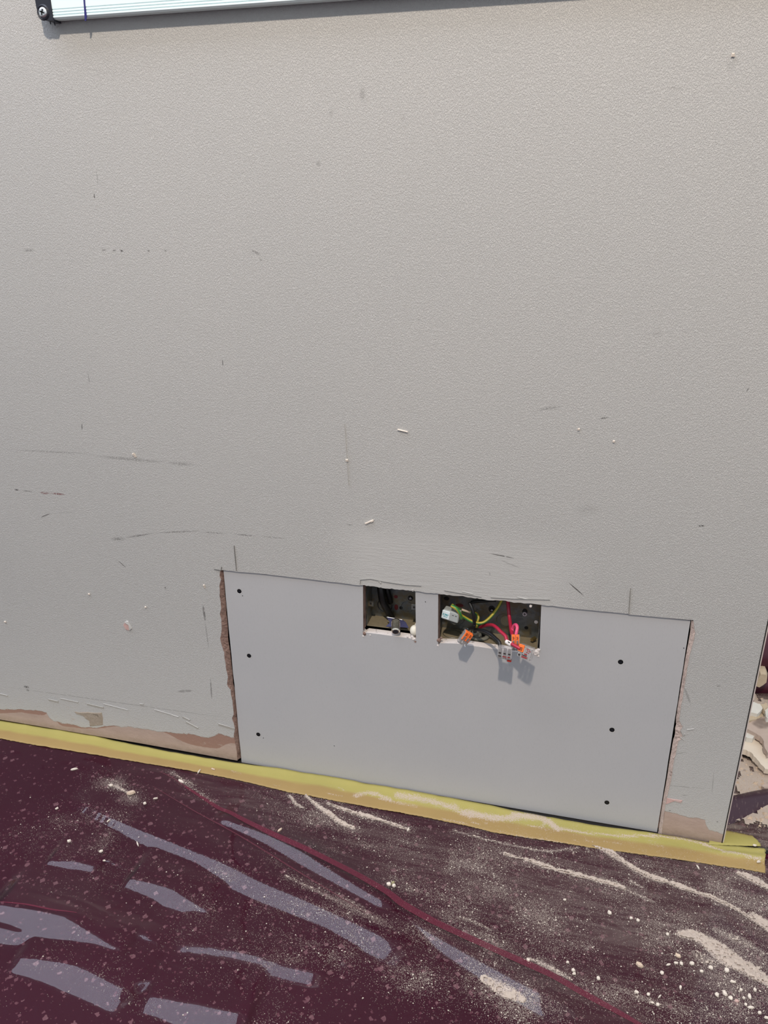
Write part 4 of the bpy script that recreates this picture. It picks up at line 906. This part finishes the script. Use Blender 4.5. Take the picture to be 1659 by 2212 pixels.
fo = bpy.data.objects.new('plastic_film', me); COL.objects.link(fo); tag(fo, 'clear dusty plastic film with glossy wrinkles covering the burgundy floor', 'plastic film')
def film_z(x, y): return float(film_height(np.array([x]), np.array([y]))[0])
me2, X2, Y2, Z2, D2, H2 = film('plastic_film', XE+.006, .66, .004, .60, .005, '', lambda X, Y: .0008+.0012*fbm(X*30, Y*30, 35))
put(me2, 'dust', D2*0+.18*fbm(X2*40, Y2*40, 36)); put(me2, 'haze', H2*0+.34); me2.materials.append(M['film'])
fo2 = bpy.data.objects.new('plastic_film', me2); COL.objects.link(fo2); tag(fo2, 'greyed dusty plastic film on the floor behind the wall corner, under the plaster heap', 'plastic film')
# reddish folded pleats lying in the film
def pleat(pts, w, mat, label, lift=.0007):
    S = fsp(pts, 10); vs = []; N = len(S)
    for i, p in enumerate(S):
        d = (S[min(i+1, N-1)]-S[max(i-1, 0)]).normalized(); nn = Vector((-d.y, d.x, 0)); ww = w*(.25+.75*math.sin(math.pi*(i+.5)/N)**.6)
        for k, (o, z) in enumerate(((-1, .0004), (-.3, lift), (.4, lift*.8), (1, .0004))):
            q = p+nn*o*ww/2; vs.append((q.x, q.y, film_z(q.x, q.y)+z))
    mesh_obj('film_pleat', vs, [(i*4+k, i*4+k+1, i*4+k+5, i*4+k+4) for i in range(N-1) for k in range(3)], mat, fo, True)['label'] = label
M['pleat'] = veil('reddish_film_pleat', rgb(120, 58, 74), .56)
M['pleat_pale'] = veil('pale_film_crease', rgb(130, 76, 88), .35)
pleat([(400, 1700), (480, 1752), (560, 1799), (661, 1849), (762, 1897), (830, 1935), (930, 1993), (1055, 2050), (1180, 2105), (1255, 2145), (1330, 2185), (1400, 2225)], .0105, M['pleat'], 'long reddish double pleat of the film')
pleat([(330, 1700), (420, 1755), (500, 1800), (580, 1850), (650, 1895), (720, 1940), (790, 1985)], .0022, M['pleat_pale'], 'thin pale crease in the film')
pleat([(345, 1668), (370, 1680), (400, 1700), (440, 1728)], .002, M['pleat_pale'], 'short pale crease by the tape')
pleat([(0, 1965), (60, 1972), (120, 1985), (170, 1990)], .002, M['pleat'], 'short reddish crease at the left')

# ---------------------------------------------------------------- plaster dust, crumbs, chips
def dust_piles():
    st = .0012; X, Y = np.meshgrid(np.arange(-.62, .46, st), np.arange(-.46, YT-.003, st))
    D = np.zeros(X.shape)
    nzb = fbm(X*60, Y*60, 3)
    for pts, hw, s_ in DL:
        best, _, al = poly_d(X, Y, fsp(pts, 3), hw*4); hw_ = hw*(.30+.85*nzb)*(.45+.55*np.sin(np.pi*np.clip(al*.9+.06, 0, 1)))
        D = np.maximum(D, s_*sm(1.45, .55, best/hw_))
    thr = D+(fbm(X*420, Y*420, 61)-.5)*1.3
    hgt = np.clip(thr-.66, 0, 1)**.8*.0045*(.4+fbm(X*120, Y*120, 63))*(D > .02)
    on = hgt > .0001; cell = on[:-1, :-1] & on[1:, :-1] & on[1:, 1:] & on[:-1, 1:]
    ny, nx = X.shape; idx = np.arange(nx*ny).reshape(ny, nx)
    q = np.stack([idx[:-1, :-1], idx[:-1, 1:], idx[1:, 1:], idx[1:, :-1]], -1)[cell]
    used, inv = np.unique(q.ravel(), return_inverse=True); ux, uy = X.ravel()[used], Y.ravel()[used]
    co = np.stack([ux, uy, film_height(ux, uy)+hgt.ravel()[used]+.0002+(RNG.random(ux.size)-.5)*.0004], -1)
    return mesh_obj('plaster_dust', co, inv.reshape(-1, 4).tolist(), M['dust'], None, True)
tag(dust_piles(), 'pale plaster dust swept into streaks and little heaps on the film', 'dust', kind='stuff')
def crumbs(name, X, Y, Z, D, count, smin, smax, mat, label, extra=None):
    pr = np.clip(D, 0, 1.2).ravel()**1.0; pr = pr/pr.sum(); pick = RNG.choice(pr.size, count, p=pr)
    x, y, z = X.ravel()[pick]+RNG.normal(0, .0012, count), Y.ravel()[pick]+RNG.normal(0, .0012, count), Z.ravel()[pick]
    s = smin+(smax-smin)*RNG.random(count)**7
    base = np.array([(1, 0, 0), (-.4, .9, 0), (-.5, -.85, 0), (.1, .05, .9)]); out = []
    for k in range(4):
        b = base[k]*(.7+.6*RNG.random((count, 1))); th = RNG.random(count)*0
        out.append(b)
    th = RNG.random(count)*2*math.pi; c, sn = np.cos(th), np.sin(th); co = np.zeros((count, 4, 3))
    for k in range(4):
        b = out[k]; co[:, k, 0] = x+s*(b[:, 0]*c-b[:, 1]*sn); co[:, k, 1] = y+s*(b[:, 0]*sn+b[:, 1]*c); co[:, k, 2] = z+s*b[:, 2]
    fs = (np.arange(count)[:, None, None]*4 + np.array([(0, 1, 3), (1, 2, 3), (2, 0, 3)])[None]).reshape(-1, 3)
    return tag(mesh_obj(name, co.reshape(-1, 3), fs.tolist(), mat), label, 'crumbs', kind='stuff')
crumbs('plaster_crumbs', FX, FY, FZ, FD, 16000, .00022, .0012, M['chip'], 'tiny pale plaster crumbs sprinkled over the plastic film')

def chip_mesh(sx, sy, th, seed):
    r = random.Random(seed); n = r.randint(6, 8); ph = r.random()*6
    pts = [(math.cos(2*math.pi*i/n+ph)*sx*r.uniform(.75, 1.15), math.sin(2*math.pi*i/n+ph)*sy*r.uniform(.75, 1.15)) for i in range(n)]
    vs = [(a, b, 0) for a, b in pts] + [(a*.85, b*.85, th*r.uniform(.7, 1.2)) for a, b in pts] + [(0, 0, th*1.15)]
    fs = [(i, (i+1) % n, n+(i+1) % n, n+i) for i in range(n)] + [(n+i, n+(i+1) % n, 2*n) for i in range(n)] + [tuple(range(n))[::-1]]
    return vs, fs
def chip(px, py, l, w, ang, mat, label, group=None, z=None):
    p = F(px, py, .002 if z is None else z); a = math.radians(ang)
    e = F(px+math.cos(a)*l/2, py+math.sin(a)*l/2)-F(px, py); sx = e.length
    f = F(px-math.sin(a)*w/2, py+math.cos(a)*w/2)-F(px, py); sy = max(f.length*.8, .0009)
    vs, fs = chip_mesh(sx, sy, min(sx, sy)*.7+.0006, int(px*7+py))
    o = mesh_obj('plaster_chip', vs, fs, M[mat]); o.rotation_euler = (random.uniform(-.08, .08), random.uniform(-.08, .08), math.atan2(e.y, e.x))
    zz = film_z(p.x, p.y) if z is None else z
    o.location = (p.x, p.y, zz+.0002); tag(o, label, 'chip', group)
CH_ = [(283, 1715, 19, 9, -8, 'chip_tan', 'largest oval tan plaster chip on the film left of the panel foot'), (160, 1661, 17, 4, -14, 'chip', 'thin white sliver on the film near the left end of the tape'), (313, 1739, 7, 6, 0, 'chip', 'small round chip just right of the oval tan chip'),
       (240, 1698, 9, 5, 10, 'chip', 'small white chip left of the oval tan chip, nearer the tape'), (336, 1726, 11, 3, -12, 'chip', 'fine white splinter right of the oval tan chip'), (123, 1746, 9, 4, -20, 'chip', 'jagged white crumb at the left beside a glossy wrinkle'), (150, 1819, 8, 6, 0, 'chip', 'round white chip alone at the left below the first wrinkle'), (235, 1777, 9, 3, -35, 'chip', 'tilted splinter lying at the edge of the long glossy wrinkle'),
       (297, 1822, 12, 4, 70, 'chip', 'curled white shaving below the long glossy wrinkle'), (219, 1843, 12, 5, -20, 'chip', 'white flake among a few specks at the left middle of the film'), (225, 1860, 7, 3, 0, 'chip', 'little chip just under the white flake at the left'), (391, 1687, 16, 5, 22, 'chip', 'elongated chip close below the tape near the board corner'), (605, 1802, 15, 5, -38, 'chip_tan', 'leaning sliver on the film above the red pleat'),
       (840, 1915, 11, 9, 20, 'chip', 'white chip at the left of a trio beside the red pleat'), (849, 1911, 11, 7, -30, 'chip_olive', 'olive-grey chip in the middle of a trio beside the red pleat'), (851, 1918, 8, 10, 30, 'chip', 'white chip at the right of a trio beside the red pleat'), (882, 1791, 9, 5, -60, 'chip', 'upright pale splinter at the end of a dust streak below the tape'),
       (1381, 2083, 20, 10, 35, 'chip_tan', 'largest tan chip on the right half of the film'), (1464, 2063, 17, 8, 38, 'chip_tan', 'long tan chip lying on the left edge of the big dust heap'), (1460, 2079, 12, 5, 10, 'chip', 'white chip just below the long tan chip by the dust heap'), (1472, 2081, 9, 7, 40, 'chip', 'white chip right below the long tan chip, touching the dust'), (1444, 2083, 10, 5, -20, 'chip', 'white sliver left of the pair of chips by the dust heap'),
       (1583, 2120, 15, 6, 10, 'chip', 'pale almond-shaped chip below the big dust heap'), (1566, 2145, 16, 9, 55, 'chip', 'triangular chip at the left of the bottom right cluster'), (1619, 2152, 9, 12, 10, 'chip', 'tall chip at the right of the bottom right cluster'), (1622, 2176, 15, 7, 8, 'chip', 'lowest flat chip of the bottom right cluster'), (1592, 2162, 11, 7, 0, 'chip_pink', 'pinkish chip in the bottom right cluster'), (1607, 2155, 7, 6, 0, 'chip', 'small chip between the pinkish and the tall chip'), (1611, 2169, 8, 6, 30, 'chip', 'small chip touching the lowest flat chip'),
       (1425, 2152, 10, 5, -45, 'chip', 'tilted chip alone at the bottom, right of the long dust trail'), (1470, 2132, 6, 9, 20, 'chip', 'small upright chip below the tan chips'), (1409, 2165, 9, 4, 20, 'chip', 'chip at the lower end of the bottom dust trail'), (1317, 1971, 11, 8, 10, 'chip', 'white lump in the middle of the dusty right half'), (1240, 2103, 9, 7, 0, 'chip', 'chip at the lower end of a thin dust line right of the pleat'), (1226, 2078, 7, 6, 0, 'chip', 'round chip just above the thin dust line'),
       (1141, 2075, 10, 8, 20, 'chip', 'white lump at the upper end of a thin dust line'), (1508, 1873, 3, 14, -8, 'chip', 'upright splinter on the film below the tape near the wall corner'), (1220, 1943, 7, 5, 0, 'chip', 'small white chip left of the white lump, in fine dust'), (1656, 2198, 14, 6, 10, 'chip', 'chip cut by the bottom right corner of the view')]
for c_ in CH_: chip(*c_)
chip(1639, 1862, 10, 5, -8, 'chip', 'white chip on the torn end of the long tape', z=.0052); chip(1630, 1827, 9, 4, 8, 'chip', 'white chip on the short tape piece behind the wall corner', z=.0062)
chip(430, 1667, 11, 3, -50, 'chip', 'thin shaving on the tape left of the board corner', z=.0034); chip(460, 1662, 9, 3, 15, 'chip_tan', 'small tan splinter on the tape left of the board corner', z=.0034)
TINY = [(1494, 2083, 7, 5), (1430, 2103, 6, 5), (1292, 2115, 6, 5), (1238, 2098, 6, 4), (1515, 2100, 6, 4), (1535, 2092, 7, 5), (1570, 2098, 7, 6), (1548, 2150, 6, 5), (1640, 2190, 6, 4), (1578, 2158, 6, 5), (1600, 2140, 5, 4), (1630, 2140, 5, 4), (1363, 1985, 5, 4), (1378, 1990, 5, 4), (1442, 2020, 5, 4), (1375, 2145, 6, 4), (1400, 2150, 5, 4), (1420, 2172, 5, 4)]
vs, fs = [], []
for i, (px, py, l, w) in enumerate(TINY):
    p = F(px, py); a, b = chip_mesh(l*.00042, w*.0005, .0016, i); z = film_z(p.x, p.y)+.0002; o0 = len(vs)
    vs += [(p.x+x, p.y+y, z+q) for x, y, q in a]; fs += [tuple(k+o0 for k in f) for f in b]
tag(mesh_obj('coarse_crumbs', vs, fs, M['chip']), 'coarser pale plaster crumbs loose on the dusty right half of the film', 'crumbs', kind='stuff')

# ---------------------------------------------------------------- behind the wall corner
def rear_h(X, Y): return .0012+.002*fbm(X*25, Y*25, 71)
xs = np.arange(XE+.008, .62, .003); ys = np.arange(.012, .385, .003); RX, RY = np.meshgrid(xs, ys)
RZ = .0010 + .010*np.clip(fbm(RX*22, RY*22, 71)-.35, 0, 1) + .0016*fbm(RX*130, RY*130, 73)
RD = sm(.40, .55, fbm(RX*26, RY*26, 75)*.7+fbm(RX*90, RY*90, 77)*.4)*sm(.030, .075, RY)
RD = np.maximum(RD, .0)
on = (RD+(fbm(RX*140, RY*140, 79)-.5)*.8) > .42
cell = on[:-1, :-1] & on[1:, :-1] & on[1:, 1:] & on[:-1, 1:]; idx = np.arange(RX.size).reshape(RX.shape)
q = np.stack([idx[:-1, :-1], idx[:-1, 1:], idx[1:, 1:], idx[1:, :-1]], -1)[cell]; used, inv = np.unique(q.ravel(), return_inverse=True)
tag(mesh_obj('rubble_dust', np.stack([RX.ravel()[used], RY.ravel()[used], RZ.ravel()[used]], -1), inv.reshape(-1, 4).tolist(), M['dust'], None, True), 'thick plaster dust lying on the floor behind the wall corner', 'dust', kind='stuff')
crumbs('rubble_crumbs', RX, RY, RZ, RD*.8+.12, 5000, .0007, .0042, M['chip_tan'], 'coarse plaster crumbs on the floor behind the wall corner')
def slab(pts, z, tilt, thick, mat, label, conv):
    P = [F(*conv(a, b), z) for a, b in pts]; c = sum(P, Vector())/len(P)
    Q = []
    for a, b in zip(P, P[1:]+P[:1]):
        Q.append(a)
        for k in (1, 2): Q.append(a.lerp(b, k/3)+Vector((random.uniform(-.0012, .0012), random.uniform(-.0012, .0012), 0)))
    n = len(Q); lift = lambda p: (p.y-c.y)*tilt
    vs = [Vector((p.x, p.y, p.z+lift(p))) for p in Q] + [Vector((p.x+(c.x-p.x)*.05+random.uniform(-.001, .001), p.y+(c.y-p.y)*.05, p.z+lift(p)-thick)) for p in Q]
    tri = tessellate_polygon([Q]); fs = [tuple(t) for t in tri]+[tuple(n+i for i in t)[::-1] for t in tri]+[(i, (i+1) % n, n+(i+1) % n, n+i) for i in range(n)]
    tag(mesh_obj('plaster_fragment', vs, fs, mat), label, 'plaster fragment')
z3 = lambda cx, cy: (1540+cx/6.504, 1360+cy/6.504)
M['frag_cream'] = plaster('cream_plaster', rgb(226, 214, 198), rgb(238, 228, 214), 60, .0004)
M['frag_pink'] = plaster('dusty_pink_plaster', rgb(182, 164, 154), rgb(204, 188, 178), 60, .0006)
M['frag_tan'] = plaster('tan_plaster', rgb(190, 172, 146), rgb(214, 200, 178), 90, .0008)
M['frag_white'] = plaster('white_plaster', rgb(212, 212, 206), rgb(230, 228, 222), 80, .0006)
slab([(380, 1500), (470, 1525), (720, 1562), (780, 1580), (900, 1640), (900, 1960), (735, 1940), (660, 1860), (600, 1790), (540, 1725), (470, 1690), (370, 1680)], .020, .05, .010, M['frag_cream'], 'big flat cream plaster fragment behind the wall corner, nearest of the heap', z3)
slab([(450, 1390), (545, 1300), (774, 1230), (920, 1240), (920, 1700), (780, 1710), (735, 1640), (720, 1560), (690, 1515), (600, 1455)], .036, .1, .010, M['frag_pink'], 'dusty pinkish slab resting on the cream fragment behind the corner', z3)
slab([(480, 1180), (520, 1150), (640, 1155), (700, 1130), (712, 1225), (620, 1255), (540, 1285), (450, 1300)], .040, -.1, .016, M['frag_tan'], 'tan plaster lump behind the pinkish slab', z3)
slab([(500, 1060), (545, 1030), (680, 1062), (702, 1105), (630, 1165), (500, 1145)], .050, .2, .010, M['frag_white'], 'curled white plaster flake at the back of the heap', z3)
slab([(715, 1085), (800, 1060), (900, 1090), (900, 1240), (760, 1240), (740, 1180)], .048, .0, .014, M['frag_white'], 'white plaster chunk at the back right of the heap', z3)
slab([(670, 1050), (760, 1035), (774, 1075), (715, 1110)], .052, .1, .010, M['frag_tan'], 'small olive-tan plaster bit wedged at the back of the heap', z3)
slab([(440, 1440), (500, 1410), (580, 1450), (600, 1490), (560, 1530), (470, 1515)], .030, .0, .012, M['frag_white'], 'small white broken lump between the cream and pinkish pieces', z3)
slab([(690, 2185), (760, 2150), (860, 2160), (860, 2230), (720, 2225)], .010, .1, .008, M['frag_pink'], 'brownish plaster lump at the right edge behind the corner', z3)
slab([(560, 900), (585, 930), (580, 985), (545, 990), (530, 940)], .050, .1, .006, M['frag_pink'], 'little pinkish flake at the foot of the maroon bundle', z3)
# pale lump resting against the maroon bundle
by = F(*z3(700, 1010)).y + .012
P = [W(*z3(a, b), by) for a, b in ((650, 552), (700, 548), (745, 560), (768, 610), (752, 700), (690, 752), (620, 792), (560, 770), (590, 640))]
n = len(P); c = sum(P, Vector())/n
vs = P+[p.lerp(c, .25)+Vector((0, -.012, 0)) for p in P]+[p+Vector((0, .016, 0)) for p in P]
fs = [(i, (i+1) % n, n+(i+1) % n, n+i) for i in range(n)]+[tuple(range(n, 2*n))]+[(i, 2*n+i, 2*n+(i+1) % n, (i+1) % n) for i in range(n)]
o = mesh_obj('plaster_fragment', vs, fs, M['frag_tan']); tag(o, 'pale plaster lump perched against the maroon bundle, highest of the heap', 'plaster fragment')
# maroon plastic bundle with an overhanging fold
A0 = by + .020
prof = [(A0-.004, .0), (A0-.012, .020), (A0-.002, .030), (A0+.022, .034), (A0+.026, .040), (A0-.006, .048), (A0-.014, .062), (A0-.006, .085), (A0+.014, .110), (A0+.05, .140), (A0+.10, .165), (A0+.16, .175), (A0+.22, .14), (A0+.24, 0)]
vs = []; NX = 24
for i in range(NX+1):
    x = .27+.5*i/NX
    for j, (y, z) in enumerate(prof):
        w = float(fbm(np.array([x*14.0]), np.array([j*.7]), 91)[0])-.5; vs.append((x, y+w*.016+(x-.36)*.1, max(0, z*(1+w*.12))))
K = len(prof)
o = mesh_obj('maroon_bundle', vs, [(i*K+k, (i+1)*K+k, (i+1)*K+k+1, i*K+k+1) for i in range(NX) for k in range(K-1)], M['maroon'], None, True); tag(o, 'dark maroon plastic bundle behind the plaster heap', 'plastic bundle')
# purple rolled ridge of sheet beside the wall end
z9 = lambda cx, cy: (1520+cx/9.216, 1680+cy/9.216)
t = NT('dusty_purple_sheet'); Pn = t.pos()
col = t.mix(t.noise(14, 3, .5, Pn), rgb(52, 30, 42), rgb(78, 54, 68)); col = t.mix(t.math('MULTIPLY', t.step(t.noise(160, 4, .7, t.scaled(Pn, (1.4, .5, .5))), .55, .75), .55), col, rgb(180, 160, 152))
M['purple'] = t.done(t.bsdf(col, .4))
A = [F(*z9(a, b)) for a, b in ((380, 985), (470, 962), (700, 880), (950, 775), (1180, 640), (1400, 560), (1600, 500))]; B = [F(*z9(a, b), h) for a, b, h in ((380, 460, .022), (470, 440, .022), (700, 410, .02), (950, 370, .017), (1180, 350, .014), (1400, 320, .012), (1600, 300, .012))]
vs = []; K = 9
for a, b in zip(spline(A, 4), spline(B, 4)):
    for k in range(K):
        u = k/(K-1)
        if u <= .6: s = u/.6; p = a.lerp(Vector((b.x, b.y, 0)), s); p.z = b.z*math.sin(s*math.pi/2)+.0006+.001*random.random()
        else: s = (u-.6)/.4; p = Vector((b.x, b.y, b.z))+Vector((.005, .03, 0))*s; p.z = b.z*math.cos(s*math.pi/2)+.0004
        vs.append(p)
o = mesh_obj('sheet_ridge', vs, [(i*K+k, (i+1)*K+k, (i+1)*K+k+1, i*K+k+1) for i in range(len(vs)//K-1) for k in range(K-1)], M['purple'], None, True); tag(o, 'dusty purple plastic sheet ridge beside the wall end', 'plastic sheet')
